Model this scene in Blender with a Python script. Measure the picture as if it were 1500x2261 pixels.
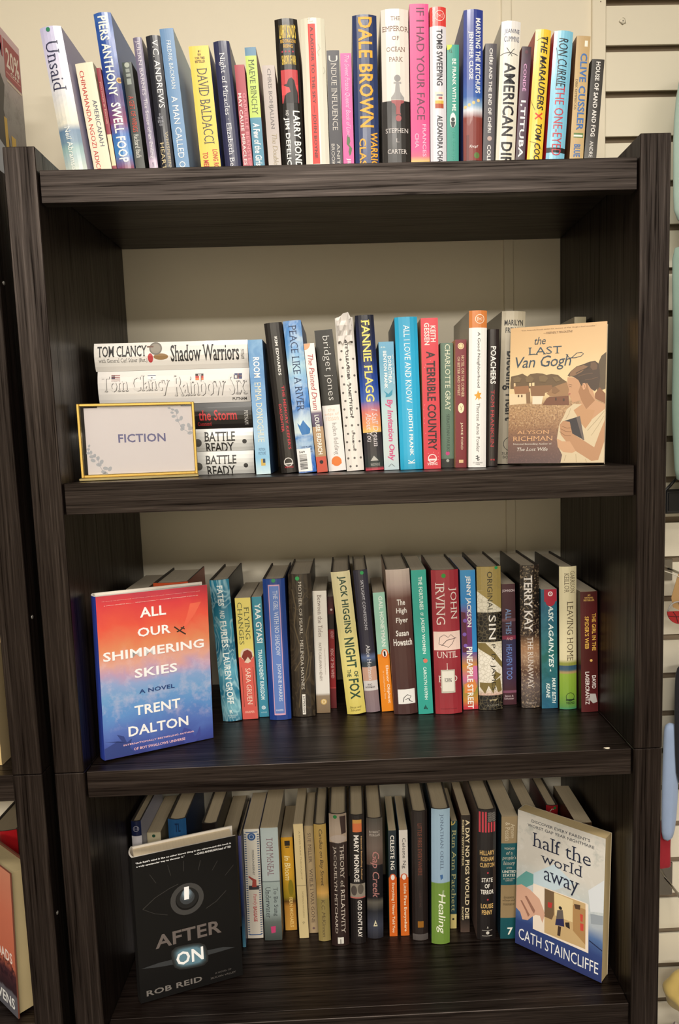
import bpy, bmesh, math, random
from mathutils import Matrix, Vector
for o in list(bpy.data.objects): bpy.data.objects.remove(o)
sc = bpy.context.scene
COL = sc.collection
# ------------------------------------------------------------ camera
cam_d = bpy.data.cameras.new('camera')
cam = bpy.data.objects.new('camera', cam_d); COL.objects.link(cam); sc.camera = cam
R3 = Vector((0.99910, -0.028524, -0.031396)); UP = Vector((0.034385, 0.111183, 0.993205)); FW = Vector((0.024840, 0.993390, -0.112064))
m = Matrix.Identity(4)
for i in range(3):
    m[i][0] = R3[i]; m[i][1] = UP[i]; m[i][2] = -FW[i]
m[0][3], m[1][3], m[2][3] = 0.3929, -0.9991, -0.0139
cam.matrix_world = m
cam_d.sensor_fit = 'AUTO'; cam_d.sensor_width = 36.0
cam_d.lens = 1588.1 * 36 / 2261
cam_d.shift_x = (750 - 808.62) / 2261; cam_d.shift_y = (1140.67 - 1130.5) / 2261
cam_d.clip_start = 0.02; cam_d.clip_end = 50
# ------------------------------------------------------------ world, lights, exposure
def lin(h, g=1.0):
    c = []
    for i in (0, 2, 4):
        v = int(h[i:i + 2], 16) / 255
        v = v / 12.92 if v <= .04045 else ((v + .055) / 1.055) ** 2.4
        c.append(min(.86, v * g))
    return tuple(c) + (1.0,)
world = bpy.data.worlds.new('world'); sc.world = world; world.use_nodes = True
world.node_tree.nodes['Background'].inputs[0].default_value = (1.0, .92, .80, 1)
world.node_tree.nodes['Background'].inputs[1].default_value = .04
def area(name, loc, size, power, color=(1, .90, .76), aim=None, spread=math.pi):
    d = bpy.data.lights.new(name, 'AREA'); d.shape = 'RECTANGLE'; d.size, d.size_y = size; d.energy = power; d.color = color; d.spread = spread
    o = bpy.data.objects.new(name, d); COL.objects.link(o); o.location = loc
    if aim is not None:
        o.rotation_euler = (Vector(aim) - Vector(loc)).to_track_quat('-Z', 'Y').to_euler()
    return o
CEIL = 1.30
LIGHTS = [(.35, -.95, .9, .25, 13.0), (-.7, -3.4, 1.25, .6, 54.0), (1.3, -3.4, 1.25, .6, 54.0), (.3, -2.0, 1.2, .3, 9.0)]
for i, (lx, ly, sx, sy, pw) in enumerate(LIGHTS):
    area('ceiling_lamp_light', (lx, ly, CEIL - .035), (sx, sy), pw, (1, .94, .85))
sc.view_settings.view_transform = 'Standard'; sc.view_settings.look = 'None'
sc.view_settings.gamma = 1.0; sc.view_settings.use_curve_mapping = False
sc.view_settings.exposure = 1.0
sc.cycles.max_bounces = 6
ROWG = {1: 1.0, 2: 1.0, 3: 1.0, 4: 1.05}      # how light each row's inks are read back from what the dimmer shelves show
# ------------------------------------------------------------ materials
MC = {}
def new_mat(name):
    mt = bpy.data.materials.new(name); mt.use_nodes = True
    nt = mt.node_tree; return mt, nt, nt.nodes['Principled BSDF']
def flat(h, g=1.0, rough=.5, metal=0, name='ink', coat=0):
    k = (h, round(g, 2), rough, metal, coat)
    if k not in MC:
        mt, nt, p = new_mat(name)
        p.inputs['Base Color'].default_value = lin(h, g); p.inputs['Roughness'].default_value = rough; p.inputs['Metallic'].default_value = metal
        p.inputs['Coat Weight'].default_value = coat
        MC[k] = mt
    return MC[k]
def mixrgb(nt, fac, a, b, mode='MIX'):
    n = nt.nodes.new('ShaderNodeMix'); n.data_type = 'RGBA'; n.blend_type = mode
    for s, v in ((n.inputs[0], fac), (n.inputs[6], a), (n.inputs[7], b)):
        if hasattr(v, 'is_output'): nt.links.new(v, s)
        else: s.default_value = v
    return n.outputs[2]
def ramp(nt, fac, stops, mode='LINEAR'):
    n = nt.nodes.new('ShaderNodeValToRGB'); n.color_ramp.interpolation = mode
    el = n.color_ramp.elements
    while len(el) > 1: el.remove(el[-1])
    el[0].position, el[0].color = stops[0]
    for p, c in stops[1:]:
        e = el.new(p); e.color = c
    nt.links.new(fac, n.inputs[0]); return n.outputs[0]
def texcoord(nt, scale=(1, 1, 1), out='Object'):
    t = nt.nodes.new('ShaderNodeTexCoord'); mp = nt.nodes.new('ShaderNodeMapping'); mp.inputs['Scale'].default_value = scale
    nt.links.new(t.outputs[out], mp.inputs[0]); return mp.outputs[0]
def noise(nt, vec, scale, detail=3, rough=.5, dist=0):
    n = nt.nodes.new('ShaderNodeTexNoise'); n.inputs['Scale'].default_value = scale; n.inputs['Detail'].default_value = detail
    n.inputs['Roughness'].default_value = rough; n.inputs['Distortion'].default_value = dist; nt.links.new(vec, n.inputs['Vector']); return n.outputs['Fac']
def bump(nt, p, h, strength, dist=.001):
    b = nt.nodes.new('ShaderNodeBump'); b.inputs['Strength'].default_value = strength; b.inputs['Distance'].default_value = dist
    nt.links.new(h, b.inputs['Height']); nt.links.new(b.outputs[0], p.inputs['Normal'])
def wood(name, axis):
    mt, nt, p = new_mat(name)
    s = {'x': (8, 420, 420), 'z': (420, 420, 8), 'y': (420, 8, 420)}[axis]
    n1 = noise(nt, texcoord(nt, s), 1.0, 3, .65, .5)
    s2 = {'x': (2.2, 90, 90), 'z': (90, 90, 2.2), 'y': (90, 2.2, 90)}[axis]
    n2 = noise(nt, texcoord(nt, s2), 1.0, 3, .5, 1.5)
    a = nt.nodes.new('ShaderNodeMath'); a.operation = 'MULTIPLY'; nt.links.new(n1, a.inputs[0]); nt.links.new(n2, a.inputs[1])
    c = ramp(nt, a.outputs[0], [(.13, (.0022, .0012, .0009, 1)), (.20, (.0050, .0028, .0021, 1)), (.28, (.0074, .0045, .0035, 1)), (.38, (.013, .0088, .0070, 1))])
    nt.links.new(c, p.inputs['Base Color']); p.inputs['Roughness'].default_value = .385
    sp = ramp(nt, a.outputs[0], [(.13, (.08, .08, .08, 1)), (.20, (.34, .34, .34, 1)), (.28, (.45, .45, .45, 1)), (.38, (.72, .72, .72, 1))])
    nt.links.new(sp, p.inputs['Specular IOR Level'])
    p.inputs['Specular Tint'].default_value = (1, .84, .75, 1)
    bump(nt, p, a.outputs[0], .35, .0008)
    return mt
WX, WZ, WY = wood('dark_wood_grain_across', 'x'), wood('dark_wood_grain_upright', 'z'), wood('dark_wood_grain_deep', 'x')
def paint(name, col, rough=.6, bs=.15):
    mt, nt, p = new_mat(name); v = texcoord(nt)
    c = mixrgb(nt, noise(nt, v, 6, 3), tuple(x * .95 for x in col[:3]) + (1,), col)
    nt.links.new(c, p.inputs['Base Color']); p.inputs['Roughness'].default_value = rough
    bump(nt, p, noise(nt, v, 220, 2), bs, .0006); return mt
WALLM = paint('cream_wall_paint', (.80, .73, .58, 1), .55)
SLATM = paint('cream_slatwall', (.80, .74, .60, 1), .35, .05)
def pages_mat(h, g):
    k = ('pages', h, round(g, 2))
    if k not in MC:
        mt, nt, p = new_mat('page_edges'); v = texcoord(nt, (1400, 8, 8))
        c = mixrgb(nt, noise(nt, v, 1, 2), lin(h, g * .72), lin(h, g)); nt.links.new(c, p.inputs['Base Color']); p.inputs['Roughness'].default_value = .8
        MC[k] = mt
    return MC[k]
def spine_mat(stops, H, g, pat, rough, wear=True):
    mt, nt, p = new_mat('printed_cover')
    t = nt.nodes.new('ShaderNodeTexCoord'); sx = nt.nodes.new('ShaderNodeSeparateXYZ'); nt.links.new(t.outputs['Object'], sx.inputs[0])
    mr = nt.nodes.new('ShaderNodeMapRange'); mr.inputs['From Min'].default_value = H; mr.inputs['From Max'].default_value = 0
    nt.links.new(sx.outputs['Z'], mr.inputs['Value'])
    pts = []; prev = None
    for pos, hx, hard in sorted(stops, key=lambda s: s[0]):
        pos = min(max(pos, 0), 1); c = lin(hx, g)
        if hard and prev is not None: pts.append((max(pos - .0008, 0), prev))
        pts.append((pos, c)); prev = c
    col = ramp(nt, mr.outputs[0], pts[:32])
    if pat:
        kind, pc, amt = pat; v = texcoord(nt)
        if kind == 'cloud':
            f = noise(nt, v, 45, 5, .6, .8); st = [(.42, (0, 0, 0, 1)), (.66, (amt, amt, amt, 1))]
        elif kind == 'swirl':
            f0 = noise(nt, texcoord(nt, (1, 1, .45)), 26, 2, .5, 2.2)
            mu = nt.nodes.new('ShaderNodeMath'); mu.operation = 'MULTIPLY'; mu.inputs[1].default_value = 11; nt.links.new(f0, mu.inputs[0])
            pp = nt.nodes.new('ShaderNodeMath'); pp.operation = 'PINGPONG'; pp.inputs[1].default_value = 1; nt.links.new(mu.outputs[0], pp.inputs[0]); f = pp.outputs[0]; st = [(.55, (0, 0, 0, 1)), (1, (amt, amt, amt, 1))]
        elif kind == 'speckle':
            f = noise(nt, v, 260, 3, .7); st = [(.54, (0, 0, 0, 1)), (.62, (amt, amt, amt, 1))]
        else:
            w = nt.nodes.new('ShaderNodeTexVoronoi'); w.feature = 'DISTANCE_TO_EDGE'; w.inputs['Scale'].default_value = 170; nt.links.new(v, w.inputs['Vector']); f = w.outputs['Distance']; st = [(.04, (amt, amt, amt, 1)), (.1, (0, 0, 0, 1))]
        col = mixrgb(nt, ramp(nt, f, st), col, lin(pc, g))
    nt.links.new(col, p.inputs['Base Color']); p.inputs['Roughness'].default_value = rough
    if rough < .35:
        bump(nt, p, noise(nt, texcoord(nt, (1, 1, .5)), 60, 2), .12, .002)
    return mt
# ------------------------------------------------------------ object helpers
def link_mesh(name, verts, faces, mats, parent=None, fm=None, smooth=False):
    me = bpy.data.meshes.new(name); me.from_pydata(verts, [], faces)
    for mt in (mats if isinstance(mats, (list, tuple)) else [mats]): me.materials.append(mt)
    if fm:
        for pl, i in zip(me.polygons, fm): pl.material_index = i
    if smooth:
        for pl in me.polygons: pl.use_smooth = True
    me.update()
    o = bpy.data.objects.new(name, me); COL.objects.link(o)
    if parent: o.parent = parent
    return o
def empty(name, loc, label=None, cat=None, group=None, rot=(0, 0, 0), kind=None):
    o = bpy.data.objects.new(name, None); COL.objects.link(o); o.location = loc; o.rotation_euler = rot; o.empty_display_size = .02
    tag(o, label, cat, group, kind); return o
def tag(o, label=None, cat=None, group=None, kind=None):
    for k, v in (('label', label), ('category', cat), ('group', group), ('kind', kind)):
        if v: o[k] = v
    return o
def fin(bm, name, mats, parent=None, bev=0, seg=2, smooth=False):
    bmesh.ops.recalc_face_normals(bm, faces=bm.faces)
    if bev: bmesh.ops.bevel(bm, geom=bm.edges[:], offset=bev, segments=seg, affect='EDGES')
    me = bpy.data.meshes.new(name); bm.to_mesh(me); bm.free()
    for mt in (mats if isinstance(mats, (list, tuple)) else [mats]): me.materials.append(mt)
    if smooth:
        for pl in me.polygons: pl.use_smooth = True
    o = bpy.data.objects.new(name, me); COL.objects.link(o)
    if parent: o.parent = parent
    return o
def bx(bm, a, b):
    vs = [bm.verts.new((x, y, z)) for x in (a[0], b[0]) for y in (a[1], b[1]) for z in (a[2], b[2])]
    for f in ((0, 1, 3, 2), (4, 6, 7, 5), (0, 4, 5, 1), (2, 3, 7, 6), (0, 2, 6, 4), (1, 5, 7, 3)): bm.faces.new([vs[i] for i in f])
    return vs
def box(name, a, b, mat, parent=None, bev=.0006):
    bm = bmesh.new(); bx(bm, a, b); return fin(bm, name, mat, parent, bev, 1)
def tube(name, pts, r, mat, parent=None, n=8):
    verts, faces = [], []; P = [Vector(p) for p in pts]
    for i, p in enumerate(P):
        d = (P[min(i + 1, len(P) - 1)] - P[max(i - 1, 0)]).normalized()
        a = d.cross(Vector((0, 0, 1))); a = a.normalized() if a.length > .05 else Vector((1, 0, 0)); b = d.cross(a)
        rr = r[i] if isinstance(r, (list, tuple)) else r
        for k in range(n):
            t = 2 * math.pi * k / n; verts.append(p + a * math.cos(t) * rr + b * math.sin(t) * rr)
    for i in range(len(P) - 1):
        for k in range(n): faces.append((i * n + k, i * n + (k + 1) % n, (i + 1) * n + (k + 1) % n, (i + 1) * n + k))
    faces.append(tuple(range(n))); faces.append(tuple(range((len(P) - 1) * n, len(P) * n)))
    return link_mesh(name, verts, faces, mat, parent, smooth=True)
# ------------------------------------------------------------ lettering
TC = bpy.data.curves.new('letter_source', 'FONT'); TC.resolution_u = 2; TO = bpy.data.objects.new('letter_source', TC)
GL = {}
def raw(s, wt):
    TC.body = s; TC.offset = wt; me = bpy.data.meshes.new_from_object(TO)
    v = [(p.co.x, p.co.y) for p in me.vertices]; f = [tuple(p.vertices) for p in me.polygons]; bpy.data.meshes.remove(me); return v, f
SER = {'A': '00 90', 'B': '00 01', 'D': '00 01', 'E': '00 01', 'F': '00 01', 'H': '00 90 01 91', 'I': '50 51', 'K': '00 90 01 91', 'L': '00 01', 'M': '00 90 01 91', 'N': '00 01 91', 'P': '00 01', 'R': '00 90 01',
       'T': '50', 'U': '01 91', 'V': '01 91', 'W': '01 91', 'X': '00 90 01 91', 'Y': '50 01 91', 'J': '71', 'h': '00 90 01', 'i': '50', 'l': '50 51', 'm': '00 50 90', 'n': '00 90 0x', 'r': '00 0x', 'f': '30', 'k': '00 90 01', 'u': '0x 90',
       'v': '0x 9x', 'w': '0x 9x', 'x': '00 90 0x 9x', 'y': '0x 9x', 'd': '90 91', 'b': '01', 'a': '90', 'p': '0x', '1': '50', '7': '50'}
def glyph(ch, st):
    k = (ch, st)
    if k in GL: return GL[k]
    wt = {'b': .022, 'l': -.018, 's': -.006}.get(st[:1] if st else '', 0)
    if st == 'sb': wt = .014
    if 'HH' not in GL: GL['HH'] = max(p[0] for p in raw('HH', 0)[0])
    adv = max(p[0] for p in raw('H' + ch + 'H', 0)[0]) - GL['HH']
    if ch == ' ': GL[k] = ([], [], adv); return GL[k]
    v, f = raw(ch, wt)
    if 's' in st and ch in SER and v:
        x0 = min(p[0] for p in v); x1 = max(p[0] for p in v)
        for e in SER[ch].split():
            fr = int(e[0]) / 9; y = {'0': 0, '1': .682, 'x': .449}[e[1]]
            if e[1] == '1' and ch in 'hklbd': y = .70
            cx = x0 + .045 + (x1 - x0 - .09) * fr if e[0] != '5' else (x0 + x1) / 2
            hw = .105 if e[0] in '09' else .12
            th = .042; ya, yb = (y - .004, y + th) if e[1] == '0' else (y - th, y + .004)
            n = len(v); v = v + [(cx - hw, ya), (cx + hw, ya), (cx + hw, yb), (cx - hw, yb)]; f = f + [(n, n + 1, n + 2, n + 3)]
    GL[k] = (v, f, adv); return GL[k]
def layout(s, style):
    st = 'sb' if ('s' in style and 'b' in style) else 's' if 's' in style else 'b' if 'b' in style else 'l' if 'l' in style else ''
    sh = .22 if 'i' in style else .12 if 'c' in style else 0
    V, F, x = [], [], 0
    for ch in s:
        v, f, a = glyph(ch, st); n = len(V)
        V += [(p[0] + x + p[1] * sh, p[1]) for p in v]; F += [tuple(i + n for i in q) for q in f]
        x += a * (.93 if 'c' in style else 1.0) + (.02 if st == 'b' else 0)
    x0 = min(p[0] for p in V); x1 = max(p[0] for p in V); y0 = min(p[1] for p in V); y1 = max(p[1] for p in V)
    return [((p[0] - x0) / (x1 - x0), (p[1] - y0) / (y1 - y0)) for p in V], F, (x1 - x0) / (y1 - y0)
def surf(name, V2, F, mats, parent, yf, eps, splits=(), fm=None):
    """flat print laid on a surface: V2 in (x, z), yf(x) the surface's y"""
    bm = bmesh.new(); vs = [bm.verts.new((x, 0, z)) for x, z in V2]
    for i, f in enumerate(F):
        try: q = bm.faces.new([vs[k] for k in f])
        except ValueError: continue
        if fm: q.material_index = fm[i]
    for s in splits: bmesh.ops.bisect_plane(bm, geom=bm.verts[:] + bm.edges[:] + bm.faces[:], plane_co=(s, 0, 0), plane_no=(1, 0, 0))
    for v in bm.verts: v.co.y = yf(v.co.x) - eps
    bm.normal_update()
    for f in bm.faces:
        if f.normal.y > 0: f.normal_flip()
    me = bpy.data.meshes.new(name); bm.to_mesh(me); bm.free()
    for mt in mats: me.materials.append(mt)
    o = bpy.data.objects.new(name, me); COL.objects.link(o); o.parent = parent; return o
def disc_pts(cx, cz, rx, rz, n=20): return [(cx + rx * math.cos(2 * math.pi * k / n), cz + rz * math.sin(2 * math.pi * k / n)) for k in range(n)]
def stroke(pts, w):
    V, F = [], []
    for i in range(len(pts)):
        a = pts[max(i - 1, 0)]; b = pts[min(i + 1, len(pts) - 1)]; dx, dz = b[0] - a[0], b[1] - a[1]; L = math.hypot(dx, dz) or 1
        nx, nz = -dz / L * w / 2, dx / L * w / 2; V += [(pts[i][0] + nx, pts[i][1] + nz), (pts[i][0] - nx, pts[i][1] - nz)]
    for i in range(len(pts) - 1): F.append((2 * i, 2 * i + 1, 2 * i + 3, 2 * i + 2))
    return V, F
def shape2d(kd, a, w, H, sw=None):
    """-> list of (verts, faces, colour or None)"""
    if kd == 'd': return [(disc_pts(a[0], a[1], a[2], a[2]), [tuple(range(20))], None)]
    if kd == 'e': return [(disc_pts(*a), [tuple(range(20))], None)]
    if kd == 'o':
        A, B = disc_pts(a[0], a[1], a[2], a[2], 24), disc_pts(a[0], a[1], a[2] - a[3], a[2] - a[3], 24)
        return [(A + B, [(k, (k + 1) % 24, 24 + (k + 1) % 24, 24 + k) for k in range(24)], None)]
    if kd == 'r': return [([(a[0], a[1]), (a[2], a[1]), (a[2], a[3]), (a[0], a[3])], [(0, 1, 2, 3)], None)]
    if kd == 'p': return [(list(a), [tuple(range(len(a)))], None)]
    if kd == 'w':
        V, F = stroke(a, sw); return [(V, F, None)]
    if kd == 's':      # quarter disc in the top corner of a spine
        x, z, r = a; V = [(x, z)] + [(x + r * math.cos(t), z - r * math.sin(t)) for t in [math.pi / 2 * k / 8 for k in range(9)]]
        return [(V, [tuple(range(10))], None)]
    if kd in ('t', 't2'):
        s, z0, z1, uc, uh = a; V, F, _ = layout(s, 'b')
        if kd == 't': V = [(uc + (x - .5) * uh, z1 + y * (z0 - z1)) for x, y in V]
        else: V = [(uc + (y - .5) * uh, z0 - x * (z0 - z1)) for x, y in V]
        return [(V, F, None)]
    if kd == 'z':
        rnd = random.Random(5); out = []; z = a[1]
        while z < a[3]:
            t = rnd.choice((.0004, .0007, .0011)); out.append(([(a[0], z), (a[2], z), (a[2], min(z + t, a[3])), (a[0], min(z + t, a[3]))], [(0, 1, 2, 3)], None)); z += t + rnd.choice((.0005, .0008))
        return out
    if kd == 'k':      # polka dots
        out = []; r = w * .065
        for j in range(18):
            for i in range(3):
                x = (-.36 + i * .36 + (.0 if j % 2 else .09)) * w
                if abs(x) < w * .45: out.append((disc_pts(x, H * (.03 + j * .054), r, r, 10), [tuple(range(10))], None))
        return out
    if kd == 'k2':
        rnd = random.Random(9); out = []
        for _ in range(26):
            x = rnd.uniform(-.45, .45) * w; z = rnd.uniform(.02, .78) * H; out.append((disc_pts(x, z, w * .018, w * .018, 6), [tuple(range(6))], None))
        return out
    if kd == 'x':      # ticking stripes on both edges
        out = []
        for j in range(44):
            z = H * (.035 + j * .0212)
            for s in (-1, 1):
                out.append(([(s * w * .47, z), (s * w * .34, z), (s * w * .34, z + H * .009), (s * w * .47, z + H * .009)], [(0, 1, 2, 3)], None))
        return out
    if kd == 'f':      # flag
        out = []
        zt, zb, zc = H * .985, H * .83, H * .905
        for k in range(6):
            x = (-.42 + k * .155) * w; top = zt if k < 3 else zc
            out.append(([(x, zb), (x + .085 * w, zb), (x + .085 * w, top), (x, top)], [(0, 1, 2, 3)], 'c4404c'))
        for j in range(9):
            for i in range(6):
                x = (.06 + i * .068 + (.034 if j % 2 else 0)) * w; z = zc + (zt - zc) * (.1 + j * .098)
                out.append((disc_pts(x, z, w * .016, w * .016, 6), [tuple(range(6))], 'd8d4cc'))
        return out
    if kd == 'fl':
        x0, z0, x1, z1, n = a; R = lambda p, q, r, s, c: ([(x0 + (x1 - x0) * p, z0 + (z1 - z0) * q), (x0 + (x1 - x0) * r, z0 + (z1 - z0) * q), (x0 + (x1 - x0) * r, z0 + (z1 - z0) * s), (x0 + (x1 - x0) * p, z0 + (z1 - z0) * s)], [(0, 1, 2, 3)], c)
        if n == 0: return [R(0, 0, 1, 1, 'd8ccc8')] + [R(0, k / 7, 1, (k + 1) / 7, 'b03c44') for k in (0, 2, 4, 6)] + [R(0, .43, .42, 1, '2c3458')]
        if n == 1: return [R(0, 0, 1, 1, 'e8e6e4'), R(0, .78, 1, .9, '3c4c78'), R(0, .1, 1, .22, '3c4c78'), R(.4, .4, .6, .62, '3c4c78')]
        if n == 2: return [R(0, .66, 1, 1, '241c1a'), R(0, .33, 1, .66, 'b83834'), R(0, 0, 1, .33, 'd8743c')]
        return [R(0, 0, 1, 1, '2c3464'), R(0, .38, 1, .62, 'e4dcdc'), R(.4, 0, .6, 1, 'e4dcdc'), R(0, .44, 1, .56, 'b83840'), R(.45, 0, .55, 1, 'b83840')]
    return []
def split_lines(s, n):
    ws = s.split(); n = min(n, len(ws))
    if n == 1: return [s]
    best = None
    import itertools
    for cuts in itertools.combinations(range(1, len(ws)), n - 1):
        L = [' '.join(ws[a:b]) for a, b in zip((0,) + cuts, cuts + (len(ws),))]; sc_ = max(len(x) for x in L)
        if best is None or sc_ < best[0]: best = (sc_, L)
    return best[1]
def print_on(parent, texts, shapes, w, H, g, yf, splits):
    parts = {}
    for i, s in enumerate(shapes): parts.setdefault(s[0], []).append((i, s))
    for nm, L in parts.items():
        hi = nm in ('sticker', 'library_label', 'barcode', 'sticker_lettering') or (nm == 'emblem' and 'sticker' in parts)
        base = {'sticker': .00042, 'library_label': .00042, 'barcode': .0005, 'sticker_lettering': .0005}.get(nm, .00044 if hi else .00012)
        bmV, bmF, fm, mats, eps_l = [], [], [], [], []
        for j, (i, s) in enumerate(L):
            for V, F, c in shape2d(s[1], s[2], w, H, s[4] if len(s) > 4 else None):
                mt = flat(c or s[3], g, .45)
                if mt not in mats: mats.append(mt)
                n = len(bmV); bmV += [(p[0], p[1], j) for p in V]; bmF += [tuple(k + n for k in f) for f in F]; fm += [mats.index(mt)] * len(F)
        bm = bmesh.new(); lay = bm.verts.layers.int.new('j'); vs = []
        for x, z, j in bmV:
            x = max(-w / 2, min(w / 2, x)); z = max(.0002, min(H - .0002, z)); v = bm.verts.new((x, -j * 2e-5, z)); vs.append(v)
        for i, f in enumerate(bmF):
            try: q = bm.faces.new([vs[k] for k in f]); q.material_index = fm[i]
            except ValueError: pass
        for s_ in splits: bmesh.ops.bisect_plane(bm, geom=bm.verts[:] + bm.edges[:] + bm.faces[:], plane_co=(s_, 0, 0), plane_no=(1, 0, 0))
        for v in bm.verts: v.co.y += yf(v.co.x) - base
        bm.normal_update()
        for f in bm.faces:
            if f.normal.y > 0: f.normal_flip()
        me = bpy.data.meshes.new(nm); bm.to_mesh(me); bm.free()
        for mt in mats: me.materials.append(mt)
        o = bpy.data.objects.new(nm, me); COL.objects.link(o); o.parent = parent
    for (s, z0, z1, uc, uh, c, st) in texts:
        V2, F2 = [], []
        if 'H' in st:
            n = 3 if '3' in st else 2 if '2' in st else (4 if s.count(' ') > 3 else 2 if len(s) > 14 else 1)
            ls = split_lines(s, n); n = len(ls); asp = [layout(l, st)[2] for l in ls]; mx = max(len(l) for l in ls)
            for q, l in enumerate(ls):
                V, F, _ = layout(l, st); ww = uh * min(1, (len(l) + .6) / (mx + .6)); hh = (z0 - z1) / (n + .35 * (n - 1)); zt = z0 - q * hh * 1.35
                k = len(V2); V2 += [(uc + (x - .5) * ww, zt - hh + y * hh) for x, y in V]; F2 += [tuple(i + k for i in f) for f in F]
        else:
            V, F2, _ = layout(s, st); V2 = [(uc + (y - .5) * uh, z0 - x * (z0 - z1)) for x, y in V]
        keep = [i for i, f in enumerate(F2) if all(V2[k][1] > .0005 for k in f)]
        V2 = [(max(-w * .497, min(w * .497, x)), z) for x, z in V2]
        surf('lettering', V2, [F2[i] for i in keep], [flat(c, g, .45)], parent, yf, .00030, splits)
# ------------------------------------------------------------ books
def u_section(w, D, t, bulge, ns, hinge):
    """outer and inner outlines (x, y) of a book cover seen from above, spine towards -y"""
    xs = [-w / 2 + w * k / ns for k in range(ns + 1)]
    f = lambda x: -bulge * (1 - (2 * x / w) ** 2)
    out = [(-w / 2, D), (-w / 2, D * .5)] + [(x, f(x)) for x in xs] + [(w / 2, D * .5), (w / 2, D)]
    wi = w - 2 * t; inn = [(-wi / 2, D), (-wi / 2, D * .5)] + [(x * wi / w, f(x) + t) for x in xs] + [(wi / 2, D * .5), (wi / 2, D)]
    return out, inn, xs, f
def book_body(root, kind, w, D, H, spm, sdm, inm, pgm, pages_drop=None):
    hard = kind == 'h'; t = min(.0024, w * .2) if hard else .0005
    ns = 6; bulge = min(.0045, .14 * w) if hard else min(.0008, .03 * w)
    out, inn, xs, f = u_section(w, D, t, bulge, ns, .004); n = len(out)
    V = [(x, y, z) for z in (0, H) for x, y in out + inn]; F, fm = [], []
    for i in range(n - 1):
        F.append((i, i + 1, 2 * n + i + 1, 2 * n + i)); fm.append(0 if 2 <= i < n - 3 else 1)
        F.append((n + i + 1, n + i, 3 * n + i, 3 * n + i + 1)); fm.append(2)
        F.append((2 * n + i, 2 * n + i + 1, 3 * n + i + 1, 3 * n + i)); fm.append(1 if not hard else 2)
        F.append((i + 1, i, n + i, n + i + 1)); fm.append(1)
    F.append((0, n, 3 * n, 2 * n)); fm.append(2); F.append((n - 1, 3 * n - 1, 4 * n - 1, 2 * n + n - 1)[:4]); fm.append(2)
    link_mesh('cover', V, F, [spm, sdm, inm], root, fm)
    m_ = .0035 if hard else .0; top = H - m_; bot = m_; pw = w / 2 - t - (.0002 if hard else .0001); fy = D - (.005 if hard else .0008); by = t + (.003 if hard else .0004)
    bm = bmesh.new(); k = 6; ring = [(-pw, by)] + [(pw, by)] + [(pw - 2 * pw * i / k, fy - (.0035 * (1 - (2 * i / k - 1) ** 2) if hard else 0)) for i in range(k + 1)]
    a = [bm.verts.new((x, y, bot)) for x, y in ring]; b = [bm.verts.new((x, y, top)) for x, y in ring]
    bm.faces.new(a[::-1]); bm.faces.new(b)
    for i in range(len(ring)): j = (i + 1) % len(ring); bm.faces.new((a[i], a[j], b[j], b[i]))
    fin(bm, 'page_block', pgm, root)
    wn = w / ns
    def yf(x):
        q = min(ns - 1, max(0, int((x + w / 2) / wn))); x0 = xs[q]; x1 = xs[q + 1]; u = (x - x0) / (x1 - x0); return f(x0) * (1 - u) + f(x1) * u
    return yf, xs[1:-1]
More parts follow.
